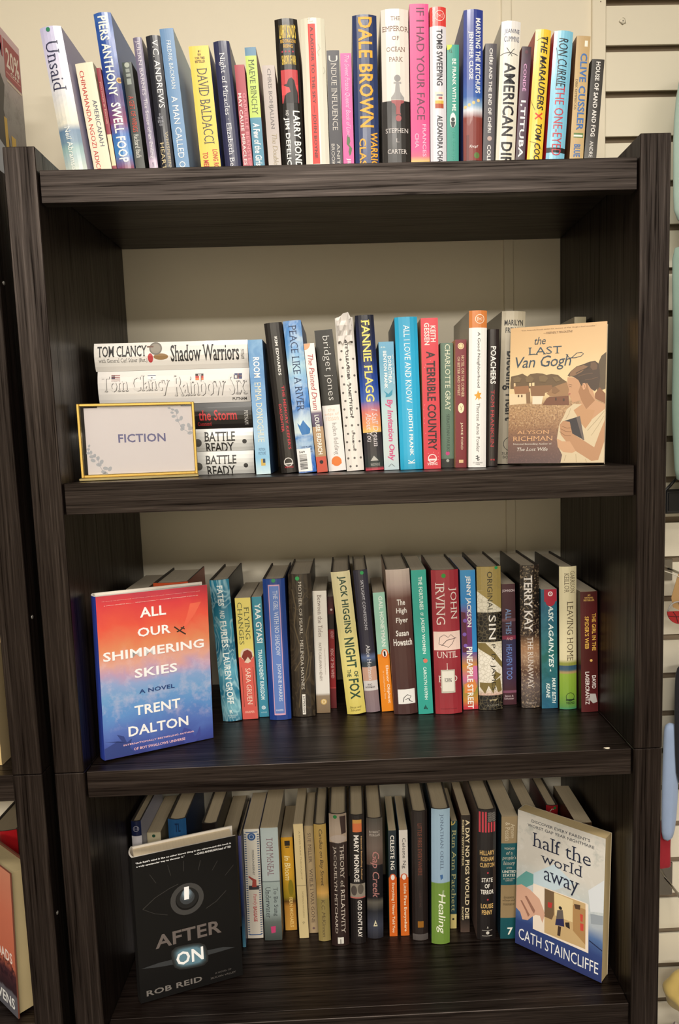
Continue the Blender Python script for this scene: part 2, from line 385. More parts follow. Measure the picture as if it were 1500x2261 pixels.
BOOKS=[
(1,'h',(0.0223,0.1,0.3491),-0.1178,(0.0302,0.15,0.2249),[(0.0027,'c3bfe0',0),(0.1861,'cfcbe6',0),(0.3767,'dcdbe0',0),(0.5277,'e2ddcf',0),(0.5829,'dcd8c8',0),(0.6244,'5e7d9c',0),(0.6937,'6d8aa0',0),(0.7355,'8fb0ae',0),(0.7913,'a9bfc0',0),(0.8556,'c9d3c8',0)],'9b98b8',[('Unsaid',0.2058,0.1392,-0.0015,0.0187,'2e2f4e','s'),('Neil Abramson',0.0891,0.0251,-0.0015,0.0079,'eef0e8','')],[('sticker','d',(-0.0024,0.2207,0.003),'1d7a52')],'lilac and cream hardback with a green dot,outermost at the chamfered post end',{'pat': ('cloud','7f95a8',0.25)}),
(1,'p',(0.0544,0.12,0.3488),-0.1153,(0.0256,0.14,0.187),[(0.0029,'e6dcc2',0)],'dccfb0',[('CHIMAMANDA NGOZI ADICHIE',0.1766,0.0258,-0.0056,0.0064,'c23a35',''),('AMERICANAH',0.135,0.0704,0.0056,0.0064,'4c5668','')],[],'cream paperback with torn top and thin red and grey capitals beside the lilac hardback',{}),
(1,'p',(0.071,0.12,0.3476),-0.0994,(0.0061,0.12,0.1807),[(-0.0,'8e2a3a',0),(0.5073,'8e2a3a',0),(0.5108,'e3d6ae',1),(0.7506,'e3d6ae',0),(0.7542,'8e2a3a',1)],'8e2a3a',[('you meet in heaven',0.162,0.103,0.0,0.0033,'ddb2a0','s')],[],'thin dark red book pinched against the tall royal blue hardback',{}),
(1,'h',(0.087,0.12,0.3484),-0.0914,(0.0247,0.16,0.2535),[(0.0051,'2c5aa8',0),(0.1943,'20489c',0),(0.3904,'27357f',0),(0.5017,'5c2f6a',0),(0.5887,'8a3560',0),(0.6636,'3b6fb8',0),(0.764,'4388c6',0),(0.8422,'8a3b50',0)],'4a6fae',[('PIERS ANTHONY',0.2486,0.1389,-0.0005,0.0128,'f4efe0','b'),('SWELL FOOP',0.1301,0.047,0.0,0.0138,'f8f4ea','b')],[('emblem','d',(0.0104,0.1607,0.004),'d8b46a'),('emblem','d',(0.0104,0.1607,0.0025),'8a5a30')],'tall royal blue hardback shading to purple with fat white capitals on its spine',{'pat': ('cloud','5a86c8',0.35)}),
(1,'p',(0.1078,0.12,0.3478),-0.0723,(0.0138,0.105,0.1871),[(0.0017,'3a4642',0),(0.2078,'2c302e',0),(0.5441,'343a38',0),(0.7822,'4a4c48',0)],'22241f',[('A GIFT OF WINGS',0.1407,0.0904,0.0,0.0069,'d8432e','s'),('Richard Bach',0.0872,0.0542,0.0,0.0069,'f0eee6','s')],[('emblem','d',(0.0,0.1831,0.0036),'a9b0a4'),('emblem','r',(-0.0028,0.1731,0.0028,0.1781),'8e9690'),('emblem','r',(-0.0028,0.1669,0.0034,0.1713),'8e9690'),('emblem','r',(-0.0028,0.1563,0.0034,0.1644),'8e9690')],'short dark green black paperback with red lettering in front of the royal blue hardback',{}),
(1,'h',(0.1272,0.12,0.3477),-0.0701,(0.0124,0.13,0.2201),[(-0.0014,'77708a',0),(0.6141,'7d7590',0),(0.744,'8b8098',0),(0.7759,'cbb8cf',0),(0.8165,'cdbcd0',0)],'4c485c',[('JULIAN BARNES',0.2156,0.1404,-0.0006,0.0062,'ddd6e0','s'),('The Sense of an Ending',0.136,0.0532,0.0,0.0062,'e8e2e8','s'),('VINTAGE',0.0474,0.041,0.0,0.0025,'77708a','')],[],'slim dusty mauve hardback with white serif title paling to pink at its foot',{}),
(1,'h',(0.1468,0.12,0.3479),-0.0564,(0.0202,0.15,0.2216),[(-0.0,'23252f',0),(0.8204,'1d1f2a',0)],'15161e',[('V.C. ANDREWS',0.2152,0.122,0.0024,0.0081,'e8e8ea',''),('HEART',0.0739,0.0363,-0.004,0.0057,'d8c79c',''),('WHISPERING',0.089,0.033,0.0044,0.004,'b8a98a',''),('NEW YORK TIMES BESTSELLING AUTHOR',0.1148,0.0971,-0.002,0.0081,'b9bcc8','H')],[],'black hardback with wide white capitals tucked behind the steel blue paperback',{}),
(1,'p',(0.1695,0.12,0.3479),-0.0657,(0.0197,0.14,0.2317),[(0.0053,'5f88b4',0),(0.8306,'6a93bd',0)],'9ab3c4',[('FREDRIK BACKMAN',0.215,0.1492,0.001,0.0059,'dfe8ee',''),('A MAN CALLED OVE',0.1387,0.0252,0.0,0.009,'f2f6f6','')],[],'steel blue paperback with white capitals and a paler blue cover side',{}),
(1,'p',(0.2105,0.12,0.3481),-0.0539,(0.029,0.13,0.207),[(0.0015,'f4c84c',0)],'2b3d86',[('#1 NEW YORK TIMES BESTSELLER',0.2011,0.1838,0.0,0.0145,'3c3420','Hb'),('DAVID BALDACCI',0.1762,0.0713,0.0014,0.0145,'3f4a45','s'),('LONG ROAD',0.0631,0.028,0.0081,0.0075,'c03a28','b'),('TO MERCY',0.0598,0.0291,-0.0064,0.0081,'c03a28','b')],[],'bright yellow paperback with dark blue cover side standing between two blue books',{}),
(1,'h',(0.243,0.12,0.3479),-0.0503,(0.0231,0.14,0.2122),[(0.0015,'2e3154',0),(0.8223,'2c2e50',0)],'38406e',[('Night of Miracles · Elizabeth Berg',0.1959,0.0282,-0.0012,0.0092,'e9e9ee','s')],[],'midnight blue hardback with white serif title beside the bright yellow paperback',{}),
(1,'p',(0.2644,0.12,0.3476),-0.0412,(0.0142,0.12,0.1807),[(0.0,'a62538',0),(0.5454,'9e2c3e',0),(0.7817,'b04a5a',0)],'8c1e30',[('MAY CAUSE MIRACLES',0.1416,0.0409,-0.0031,0.0048,'f0d5d5','b'),('GABRIELLE BERNSTEIN',0.1412,0.036,0.0034,0.0045,'d8808c','b')],[],'crimson paperback with two lines of pale capitals beside the midnight blue hardback',{}),
(1,'p',(0.2808,0.12,0.3476),-0.0338,(0.0162,0.12,0.2042),[(0.0015,'4a7d9e',0),(0.053,'4a7d9e',0),(0.0561,'b9cf5a',1),(0.4724,'b9cf5a',0),(0.4755,'3f86a4',1),(0.8086,'3f86a4',0)],'8a5a62',[('MAEVE BINCHY',0.1872,0.1115,0.0,0.0081,'49582e','s'),('A Few of the Girls',0.0995,0.0397,0.0,0.0097,'eef4f4','cb')],[],'lime green and blue banded small paperback beside the crimson one',{}),
(1,'p',(0.304,0.12,0.3476),-0.03,(0.0186,0.12,0.179),[(0.0017,'b8aca6',0),(0.4749,'b2a6a2',0),(0.7808,'c2bab4',0)],'8a5a3c',[('CHRIS BOHJALIAN',0.1743,0.0908,0.0,0.0067,'6c6668','s'),('The Double Bind',0.0837,0.0205,0.0019,0.0074,'a89a80','ci')],[],'pale grey foil paperback squeezed against the black hardback with a red picture',{}),
(1,'h',(0.3306,0.12,0.3475),-0.0146,(0.0327,0.16,0.2405),[(0.0,'17130f',0),(0.8339,'0f0c0b',0)],'5a1f24',[("LARRY BOND'S",0.2325,0.2134,0.0016,0.0235,'ecc94e','Hb'),('RED DRAGON RISING',0.2121,0.2004,0.0016,0.0216,'d8a840','Hb'),('SHADOWS OF WAR',0.1905,0.1775,0.0016,0.0203,'ecc94e','Hb'),('LARRY BOND',0.114,0.0345,0.0082,0.0098,'f2f0ec','b'),('JIM DEFELICE',0.105,0.0312,-0.0065,0.0085,'f2f0ec','b'),('AND',0.1151,0.1075,-0.0049,0.0046,'f2f0ec','')],[('picture','r',(-0.0111,0.125,0.0131,0.1707),'c23a40'),('picture','r',(-0.0111,0.1363,0.0131,0.1501),'e0484c'),('picture','p',[(-0.0007,0.1576),(0.0039,0.1601),(0.0078,0.1563),(0.0098,0.1463),(0.0118,0.14),(0.0124,0.125),(-0.0098,0.125),(-0.0072,0.135),(-0.0033,0.1388),(0.0016,0.14),(0.0,0.1463),(-0.0046,0.1476),(-0.0085,0.1501),(-0.0033,0.1513)],'181012'),('emblem','d',(-0.0072,0.1955,0.0013),'b03040'),('emblem','d',(-0.0023,0.1955,0.0013),'b03040'),('emblem','d',(0.0029,0.1955,0.0013),'b03040'),('emblem','d',(0.0082,0.1955,0.0013),'b03040')],'thick glossy black hardback with gold capitals over a red silhouette picture',{}),
(1,'h',(0.3662,0.12,0.3473),-0.0019,(0.0346,0.16,0.241),[(-0.0013,'dcd8c4',0),(0.4053,'e2dfd0',0),(0.8365,'e4e0d2',0)],'cfcab4',[('A LADDER TO THE SKY — JOHN BOYNE',0.229,0.0471,-0.0024,0.0059,'5a1a16','b')],[('picture','r',(-0.0069,0.0394,0.0035,0.2327),'df3328'),('picture','w',[(-0.0069,0.2388),(-0.0035,0.2401),(-0.0042,0.2351),(0.0007,0.2364)],'b9b6a4',0.001),('picture','w',[(0.0069,0.2056),(0.0097,0.1994),(0.0052,0.1944),(0.0076,0.1894)],'c4c1b0',0.001),('picture','w',[(0.0138,0.1745),(0.0156,0.1695),(0.0132,0.1652)],'c4c1b0',0.001)],'thick off-white hardback with a long narrow red strip down its spine',{}),
(1,'p',(0.3933,0.12,0.3473),0.0027,(0.0185,0.13,0.198),[(0.0016,'24212c',0)],'141219',[('U',0.1908,0.1821,0.0,0.0129,'d8d4d0','H'),('NDUE INFLUENCE',0.1803,0.0873,0.0004,0.0078,'d2ccc6','s'),('ANITA',0.0681,0.0298,0.0037,0.0044,'cfcac4',''),('BROOKNER',0.0683,0.0209,-0.0041,0.0048,'cfcac4','')],[],'charcoal black paperback with pale serif capitals between white and pink spines',{}),
(1,'p',(0.4117,0.12,0.3473),0.004,(0.016,0.12,0.1939),[(-0.0016,'d94f9c',0),(0.792,'d8509c',0)],'b04e86',[("The Sweet Potato Queens' Book of Love",0.1911,0.078,0.0008,0.008,'f0b8dc','ci'),('JILL',0.0474,0.0333,0.0,0.0064,'f2e8ee','b')],[('picture','p',[(-0.0016,0.0774),(0.0024,0.0774),(0.0032,0.0717),(0.0016,0.0666),(0.0056,0.0615),(0.004,0.0538),(0.0016,0.0506),(0.0,0.057),(0.0016,0.0627),(-0.0024,0.0678)],'4c6a3c'),('picture','d',(0.0,0.0793,0.0019),'3a2418'),('picture','r',(0.0088,0.1675,0.0128,0.1737),'d94f9c')],'narrow hot pink paperback with looping script and a tiny green figure',{}),
(1,'h',(0.4391,0.12,0.3475),0.0087,(0.0353,0.16,0.244),[(-0.0013,'263560',0),(0.8375,'2a3a68',0)],'1f2c52',[('DALE BROWN',0.2406,0.0888,0.0007,0.0204,'f2a92c','b'),('WARRIOR',0.0823,0.0241,0.0106,0.0106,'f2a92c','b'),('CLASS',0.0736,0.0275,-0.0063,0.0099,'f2a92c','b')],[],'thick navy hardback with huge orange yellow capitals next to the white chess pawn one',{}),
(1,'h',(0.4832,0.12,0.3475),0.0079,(0.04,0.17,0.2509),[(0.0024,'e6dcd4',0),(0.4959,'e2dad2',0),(0.5009,'221e1e',1),(0.8407,'262220',0)],'c8beb4',[('THE',0.2405,0.2355,0.0008,0.0136,'7a5648','Hs'),('EMPEROR',0.2275,0.2207,0.0008,0.038,'7a5648','Hs'),('OF',0.2139,0.2084,0.0008,0.0104,'7a5648','Hs'),('OCEAN',0.1991,0.1929,0.0008,0.0272,'7a5648','Hs'),('PARK',0.1854,0.1792,0.0008,0.02,'7a5648','Hs'),('STEPHEN',0.0866,0.0802,0.0008,0.0336,'e6dedc','Hs'),('L.',0.072,0.0669,0.0016,0.0048,'e6dedc','Hs'),('CARTER',0.0573,0.0509,0.0008,0.0288,'e6dedc','Hs')],[('picture','d',(0.0024,0.156,0.0048),'8c8a8a'),('picture','p',[(-0.0032,0.151),(0.008,0.151),(0.008,0.1485),(0.0052,0.1485),(0.0064,0.1372),(0.0088,0.1334),(0.012,0.1297),(0.012,0.1265),(-0.0072,0.1265),(-0.0072,0.1297),(-0.004,0.1334),(-0.0016,0.1372),(-0.0004,0.1485),(-0.0032,0.1485)],'9a9898'),('picture','p',[(-0.0072,0.1259),(0.012,0.1259),(0.0112,0.1221),(0.0072,0.1208),(0.0056,0.1158),(0.0056,0.1082),(0.0072,0.1057),(-0.0008,0.1057),(0.0,0.1095),(0.0,0.1158),(-0.0024,0.1208),(-0.0064,0.1221)],'a04c50'),('picture','d',(0.0032,0.1006,0.0044),'a85055')],'thick white and black hardback with a grey chess pawn mirrored in red',{}),
(1,'p',(0.5181,0.12,0.3475),0.0124,(0.0277,0.15,0.259),[(0.0024,'e02c80',0),(0.629,'dc2c7e',0),(0.7767,'d83a84',0),(0.8138,'e2577a',0),(0.846,'ecc068',0)],'b82468',[('IF I HAD YOUR FACE',0.2534,0.0992,0.0014,0.0116,'5c1540',''),('FRANCES',0.0929,0.0469,0.0061,0.0055,'f0a8c8','b'),('CHA',0.0802,0.0598,-0.005,0.0061,'f0a8c8','b')],[],'tallest bright magenta paperback with thin dark capitals in the top row',{}),
(1,'h',(0.545,0.12,0.3475),0.014,(0.0238,0.14,0.2533),[(0.0012,'d8403c',0),(0.0985,'d8403c',0),(0.1034,'dcdae2',1),(0.8448,'dedce4',0)],'b03432',[('TOMB SWEEPING',0.2228,0.1455,0.0019,0.0091,'35333c','b'),('ALEXANDRA CHANG',0.1038,0.0264,0.0019,0.0081,'35333c','b')],[('emblem','o',(0.0024,0.2413,0.0074,0.0008),'f0ddd4'),('emblem','w',[(-0.0014,0.2444),(-0.0014,0.2382),(0.0024,0.2419),(0.0062,0.2382),(0.0062,0.2444),(0.0024,0.2407),(-0.0014,0.2444)],'f0ddd4',0.0007),('picture','r',(-0.0048,0.1139,0.0076,0.1367),'e9dfca'),('picture','r',(-0.0048,0.119,0.0076,0.1247),'d8b64c'),('picture','r',(-0.0048,0.1139,0.0076,0.1203),'b2502e'),('picture','r',(-0.0029,0.131,0.0062,0.1335),'8890a0'),('picture','r',(0.0,0.1266,0.0057,0.1297),'b05a60')],'white hardback with a red top band and small picture beside the magenta paperback',{}),
(1,'p',(0.5662,0.12,0.3475),0.019,(0.0174,0.13,0.2026),[(-0.0,'0f9080',0),(0.805,'0f8c7c',0)],'0c6c60',[('BE FRANK WITH ME',0.1833,0.1104,0.0017,0.0056,'dff0e6','b'),('Julia Claiborne Johnson',0.0824,0.0298,0.0009,0.0052,'3fae9a','')],[('emblem','s',(-0.0087,0.2026,0.0073),'c2d63c'),('emblem','t',('P.S.',0.1958,0.1914,-0.0035,0.0052),'2c4a20'),('picture','e',(0.0,0.0977,0.0045,0.0108),'e4ebe2'),('picture','d',(0.0,0.0989,0.0028),'1c2a2a'),('picture','p',[(-0.0035,0.0958),(0.0035,0.0958),(0.0017,0.0875),(-0.0017,0.0875)],'1c2a2a')],'teal green paperback with a lime corner and an oval eye emblem',{}),
(1,'h',(0.5955,0.12,0.3476),0.0204,(0.0283,0.16,0.2487),[(0.0012,'2a3a8c',0),(0.3662,'2f489c',0),(0.4802,'3560ac',0),(0.531,'8fb0d0',0),(0.5565,'d8dce4',0),(0.5999,'8a4038',0),(0.7229,'74302c',0),(0.8002,'5c2828',0),(0.8416,'4c3a30',0)],'39468c',[('MARRYING THE KETCHUPS',0.2367,0.1337,0.0068,0.0074,'f2f2f6','b'),('JENNIFER CLOSE',0.2187,0.1526,-0.004,0.0074,'f2f2f6','b'),('Knopf',0.0612,0.0561,0.0014,0.013,'f0ecea','Hci')],[('picture','d',(-0.0113,0.1147,0.0023),'e8c888'),('picture','d',(-0.0057,0.1173,0.0023),'e8c888'),('picture','d',(0.0006,0.1204,0.0023),'e8c888'),('picture','d',(0.0077,0.1236,0.0023),'e8c888'),('picture','p',[(-0.0128,0.0944),(-0.0057,0.0881),(-0.0014,0.0957),(0.0,0.1021),(0.0028,0.0995),(0.0028,0.0906),(0.0085,0.0957),(0.0142,0.0849),(0.0142,0.0394),(-0.0128,0.0394)],'843a34'),('picture','r',(-0.0099,0.0394,-0.0057,0.0753),'6a2c28'),('picture','d',(0.0057,0.0465,0.0043),'5c7a40'),('emblem','p',[(-0.0057,0.0676),(0.0,0.0696),(0.0057,0.0689),(0.0079,0.0702),(0.0057,0.0664),(0.0074,0.0638),(0.0028,0.0657),(-0.0014,0.0657),(-0.0043,0.0632),(-0.0028,0.067)],'f4f0ee')],'tall blue hardback with a night house scene and string lights on its spine',{}),
(1,'p',(0.6187,0.12,0.3476),0.0369,(0.0169,0.12,0.2032),[(-0.0016,'46424a',0),(0.8054,'423e44',0)],'2a272b',[('CHÉRI AND THE END OF CHÉRI',0.1966,0.0793,0.0008,0.0061,'e2dedc','b'),('COLETTE',0.062,0.0202,0.0003,0.0057,'e2dedc','b')],[('emblem','d',(0.0008,0.071,0.0034),'b8a098')],'slim charcoal paperback with white capitals after the tall blue hardback',{}),
(1,'h',(0.643,0.12,0.3481),0.0564,(0.0283,0.15,0.2319),[(0.0,'e4e2e2',0),(0.1905,'e6e2d6',0),(0.8309,'e4dfcc',0)],'cdc8ba',[('JEANINE CUMMINS',0.2208,0.2034,0.0014,0.0221,'3e4466','H2'),('AMERICAN DIRT',0.1746,0.0192,0.0006,0.017,'26242a','b')],[('picture','w',[(-0.017,0.1852),(-0.0085,0.1877),(0.0,0.1883),(0.0113,0.1858)],'2a2a30',0.0009),('picture','w',[(-0.0057,0.1952),(0.0,0.1877),(0.0028,0.1833)],'2a2a30',0.0009),('picture','w',[(0.0057,0.194),(-0.0028,0.184)],'2a2a30',0.0009)],'white hardback with a strand of barbed wire above big black capitals',{}),
(1,'p',(0.6648,0.12,0.3478),0.0706,(0.0139,0.13,0.1984),[(-0.0,'3a2832',0),(0.2435,'5c3a58',0),(0.7998,'40303a',0)],'6a1e28',[('CONDÉ',0.1746,0.1362,0.0,0.0056,'cf98c4','b'),('I,TITUBA',0.1235,0.0429,-0.0007,0.0083,'f2eef0','b')],[('emblem','d',(0.0,0.1909,0.0025),'5a2c3c')],'dark plum paperback with mauve and white bold lettering between white and yellow spines',{}),
(1,'h',(0.6861,0.12,0.3482),0.0791,(0.0229,0.15,0.2202),[(-0.0028,'f3c83e',0),(0.8234,'f2cc44',0)],'b62c34',[('THE MARAUDERS',0.2104,0.1083,0.0023,0.0101,'2a2420','bi'),('TOM COOPER',0.0891,0.0183,0.0023,0.0096,'2a2420','bi')],[('emblem','w',[(-0.0041,0.1037),(0.0064,0.096)],'d8402c',0.0021),('emblem','w',[(0.0064,0.1043),(-0.0041,0.0954)],'d8402c',0.0021),('picture','w',[(-0.0115,0.1228),(-0.0092,0.1164),(-0.0046,0.1075)],'5a4a20',0.0007),('picture','w',[(-0.0092,0.2046),(-0.0023,0.2083),(0.0069,0.2096)],'5a4a20',0.0007),('picture','w',[(-0.0092,0.064),(0.0,0.0614),(0.0092,0.0537)],'5a4a20',0.0007)],'yellow hardback with slanted black capitals and a red cross mark',{}),
(1,'h',(0.7171,0.12,0.3484),0.0762,(0.0278,0.15,0.2173),[(0.0014,'82c4e0',0),(0.8188,'84c6e2',0)],'d02c34',[('RON CURRIE',0.207,0.1391,0.0,0.0139,'20242c','i'),('THE ONE-EYED MAN',0.1404,0.0076,0.0,0.0139,'c84450','')],[('picture','w',[(-0.0097,0.1939),(-0.0056,0.1738),(-0.0069,0.136)],'20242c',0.0008),('picture','r',(-0.0139,0.0471,0.0139,0.0542),'20201f')],'sky blue hardback with handwritten black and red lettering beside the yellow one',{}),
(1,'p',(0.7498,0.12,0.3479),0.063,(0.0205,0.13,0.2114),[(-0.0014,'b89c70',0),(0.3583,'c4a878',0),(0.8122,'c2a676',0)],'6a5034',[('CLIVE CUSSLER',0.1874,0.0797,0.0021,0.0103,'3a6cae','b'),('DIRK KEMPRECOS',0.1512,0.1087,-0.0066,0.0033,'5c4a28','s'),('BLUE GOLD',0.0597,0.017,0.0,0.0099,'3a6cae','b')],[('emblem','r',(0.0021,0.1967,0.0066,0.2049),'efe6d8'),('picture','r',(-0.0062,0.0693,0.0082,0.0758),'5c7c44'),('picture','r',(-0.0062,0.0706,0.0072,0.0732),'e8e8e0')],'gold foil paperback with glittering blue capitals beside the sky blue hardback',{}),
(1,'p',(0.7699,0.12,0.3481),0.0846,(0.0184,0.13,0.1789),[(-0.0001,'35322f',0),(0.6006,'3c3936',0),(0.7809,'55524e',0)],'1c1a18',[('HOUSE OF SAND AND FOG',0.1752,0.0702,0.0004,0.0066,'e4e0dc','b'),('ANDRE DUBUS',0.0637,0.0165,0.0,0.0055,'e4e0dc','')],[],'dark grey paperback with white capitals,last in the top row by the trim strip',{}),
(2,'p',(0.2684,0.0837,-0.0666),-0.0181,(0.0214,0.13,0.1976),[(0.0,'6a9ac6',0),(0.2655,'5c8ec2',0),(0.5002,'7aa6d2',0),(0.7033,'a4c6e0',0),(0.8738,'86bcdc',0),(1.0042,'cfe6ea',0)],'3c5a80',[('ROOM',0.1721,0.1425,0.0,0.0094,'eef4f4','b'),('EMMA DONOGHUE',0.1359,0.0479,0.0,0.009,'e9e2c8','s'),('MOTION PICTURE',0.0391,0.029,0.0,0.0107,'4c6c8c','H2')],[('emblem','r',(-0.0026,0.0127,0.0039,0.0229),'c8aa58'),('emblem','r',(0.0004,0.0168,0.0039,0.0229),'24405c')],'pale blue paperback standing against the stack of books lying flat',{'pat': ('cloud','9cc2e0',0.4)}),
(2,'h',(0.3076,0.0918,-0.0658),-0.073,(0.0261,0.15,0.2219),[(0.003,'26221f',0),(1.0057,'24201d',0)],'12100f',[('KIM EDWARDS',0.2013,0.1449,0.0021,0.0042,'e4e0dc','b'),("THE MEMORY KEEPER'S",0.1293,0.0346,0.0042,0.0042,'b8343e','b'),('DAUGHTER',0.1026,0.0613,-0.0031,0.0042,'b8343e','b'),('VIKING',0.0098,0.007,-0.0005,0.013,'b8343e','Hb')],[('emblem','o',(-0.0005,0.0159,0.0068,0.0013),'cfcac4'),('emblem','r',(-0.0073,0.0125,0.0063,0.0145),'cfcac4')],'tall matt black hardback with tiny white and red lettering beside the pale blue paperback',{}),
(2,'h',(0.3348,0.081,-0.0659),-0.0655,(0.0263,0.15,0.2224),[(0.0015,'4f86c8',0),(0.1804,'6aa0d8',0),(0.2986,'a8d0e2',0),(0.4473,'6a9edc',0),(0.5671,'3a78c4',0),(0.6724,'c8dce4',0),(0.7328,'d4e2e2',0),(0.7631,'4482c6',0),(0.8085,'8cb0d4',0),(0.8998,'3f74c4',0),(1.0068,'3a6cc0',0)],'3c5f9a',[('PEACE LIKE A RIVER',0.2156,0.0909,0.0,0.0105,'20365c','s'),('LEIF ENGER',0.0389,0.0295,0.0026,0.0158,'24406c','Hs')],[('picture','p',[(-0.0079,0.0742),(-0.0039,0.0695),(0.0013,0.0776),(0.0066,0.0695),(0.0105,0.0641),(0.0092,0.0574),(0.0053,0.0561),(-0.0026,0.0561),(-0.0053,0.0641)],'3a76b4'),('sticker','r',(-0.0137,0.0019,0.0074,0.0358),'f0eeec'),('barcode','z',(-0.01,0.0053,0.0013,0.0277),'2c2a2a'),('sticker_lettering','t',('549',0.0324,0.0291,-0.0053,0.0084),'2c2a2a')],'bright blue hardback with a horse silhouette and a white barcode sticker',{'pat': ('cloud','e0ecec',0.55)}),
(2,'p',(0.3569,0.0799,-0.0663),-0.0674,(0.0155,0.12,0.1897),[(0.0,'efe9e2',0),(0.512,'ece6e0',0),(0.5367,'6a5c74',0),(0.6285,'4a4058',0),(0.6426,'b09070',1),(0.8701,'a88a64',0),(0.8772,'c2503e',1),(1.0026,'c2503e',0)],'5a3a34',[('The Painted Drum',0.174,0.0926,0.0,0.0078,'b04c50','ci'),('LOUISE ERDRICH',0.0852,0.0267,0.0,0.0065,'f0ece4','b')],[('emblem','s',(-0.0078,0.1897,0.0093),'d8a27c'),('emblem','d',(0.0,0.0152,0.0028),'1c1414')],'narrow paperback in white,tan and brick red bands beside the barcode stickered one',{}),
(2,'p',(0.3792,0.0997,-0.0659),-0.0663,(0.0267,0.13,0.2108),[(0.0047,'24231f',0),(0.5238,'24231f',0),(0.5302,'e8e4e0',1),(1.0089,'e8e4e2',0)],'d0d0d8',[('bridget jones',0.2017,0.1064,0.0013,0.0133,'ece8e4','l'),('the edge of reason',0.095,0.0766,0.0,0.0213,'e8b088','H3l'),('helen fielding',0.0723,0.025,0.0013,0.0091,'4c4844','l')],[('emblem','d',(0.0,0.0147,0.0075),'e07a34'),('emblem','r',(-0.0075,0.0106,0.0075,0.0161),'e07a34')],'black and white paperback with thin lower case title letters and an orange badge',{}),
(2,'h',(0.4065,0.0954,-0.0662),-0.0452,(0.0262,0.15,0.2272),[(0.0043,'e4dfd8',0),(1.007,'e6e1da',0)],'1d1a1a',[('WHITE OLEANDER · JANET FITCH',0.2071,0.0805,0.0,0.0058,'2e2a2a','b'),('LITTLE,BROWN',0.0601,0.0307,0.0,0.0031,'3e3a3a','b')],[('dots','k',(),'6a6461')],'white hardback with grey polka dots and a crumpled torn jacket top',{'torn': 1}),
(2,'h',(0.4356,0.0899,-0.0663),-0.0384,(0.0275,0.15,0.2291),[(0.0029,'1e1f2a',0),(0.2703,'1f2c58',0),(0.4446,'24489c',0),(0.547,'4a66b0',0),(0.6205,'d87f72',0),(0.7089,'e8a06a',0),(0.7444,'e8c070',0),(0.7533,'2c2a30',1),(0.887,'38363a',0),(0.9767,'2f3a38',0),(0.9946,'c24858',0)],'242d48',[('FANNIE FLAGG',0.2219,0.1024,0.0005,0.0126,'e8d872','sb'),('I Still Dream',0.092,0.0357,0.0055,0.0082,'e8e0e4','si'),('About You',0.0859,0.0425,-0.0038,0.0082,'e8e0e4','si'),('RANDOM HOUSE',0.0107,0.0066,0.0014,0.0137,'b8b6b0','H')],[('emblem','p',[(-0.0055,0.0143),(0.0,0.0218),(0.0069,0.0143)],'b8b6b0')],'navy hardback with pale yellow serif capitals over a painted sunset',{}),
(2,'p',(0.4612,0.0867,-0.0666),-0.0185,(0.0224,0.12,0.1896),[(0.0017,'6aa4c4',0),(0.1583,'62a0be',0),(0.3685,'84b4c8',0),(0.5096,'b4cdd0',0),(0.866,'c4d0d0',0),(0.9991,'b8ccd4',0)],'3c6c84',[('DOROTHEA',0.1687,0.1289,0.004,0.0054,'eef2f0','b'),('BENTON FRANK',0.1763,0.1212,-0.0027,0.0049,'eef2f0','b'),('NEW YORK TIMES BESTSELLER',0.1704,0.1273,0.009,0.0018,'dce8ea',''),('By Invitation Only',0.105,0.0138,0.0004,0.0112,'cc5484','cb')],[('emblem','t',('P.S.',0.1827,0.1808,-0.0045,0.0067),'e8f0e0'),('emblem','p',[(-0.0067,0.1184),(0.0,0.1131),(0.0067,0.1198),(0.0056,0.1117),(0.0022,0.1091),(-0.0045,0.1084),(-0.0034,0.1131)],'3490ac'),('emblem','w',[(-0.0045,0.005),(0.0,0.0091),(0.0045,0.005)],'444444',0.0007)],'pale aqua paperback with pink script title and a small butterfly',{}),
(2,'h',(0.4908,0.0806,-0.0665),-0.0159,(0.0333,0.15,0.2232),[(0.0015,'2a9cc4',0),(0.2326,'30a8d4',0),(0.89,'34aed8',0),(1.0026,'28a0c8',0)],'16435a',[('ALL I LOVE AND KNOW',0.2111,0.0985,0.0,0.0087,'e8f4f6',''),('JUDITH FRANK',0.0905,0.0205,0.0,0.0073,'e8f4f6','b')],[('emblem','w',[(-0.005,0.0137),(0.0,0.011),(0.005,0.0144)],'e8f4f6',0.001),('emblem','r',(-0.005,0.009,0.005,0.0103),'e8f4f6')],'wide turquoise blue hardback with dark worn edges and thin white capitals',{}),
(2,'p',(0.5222,0.0803,-0.0668),-0.0015,(0.0253,0.14,0.2214),[(0.0029,'d03c48',0),(1.003,'cc3a46',0)],'e2b484',[('KEITH',0.2102,0.1867,0.0051,0.0076,'f2dcd8','b'),('GESSEN',0.2144,0.1824,-0.0041,0.0076,'f2dcd8','b'),('A TERRIBLE COUNTRY',0.1731,0.0278,0.0008,0.0132,'2c1c1e','b'),('VIKING',0.0095,0.0055,0.0,0.0152,'f2dcd8','Hb')],[('emblem','o',(0.0,0.0156,0.0066,0.0013),'f2dcd8'),('emblem','r',(-0.0066,0.0123,0.0066,0.015),'f2dcd8'),('picture','k2',(),'f0c8c4')],'red paperback with heavy black capitals beside the turquoise hardback',{}),
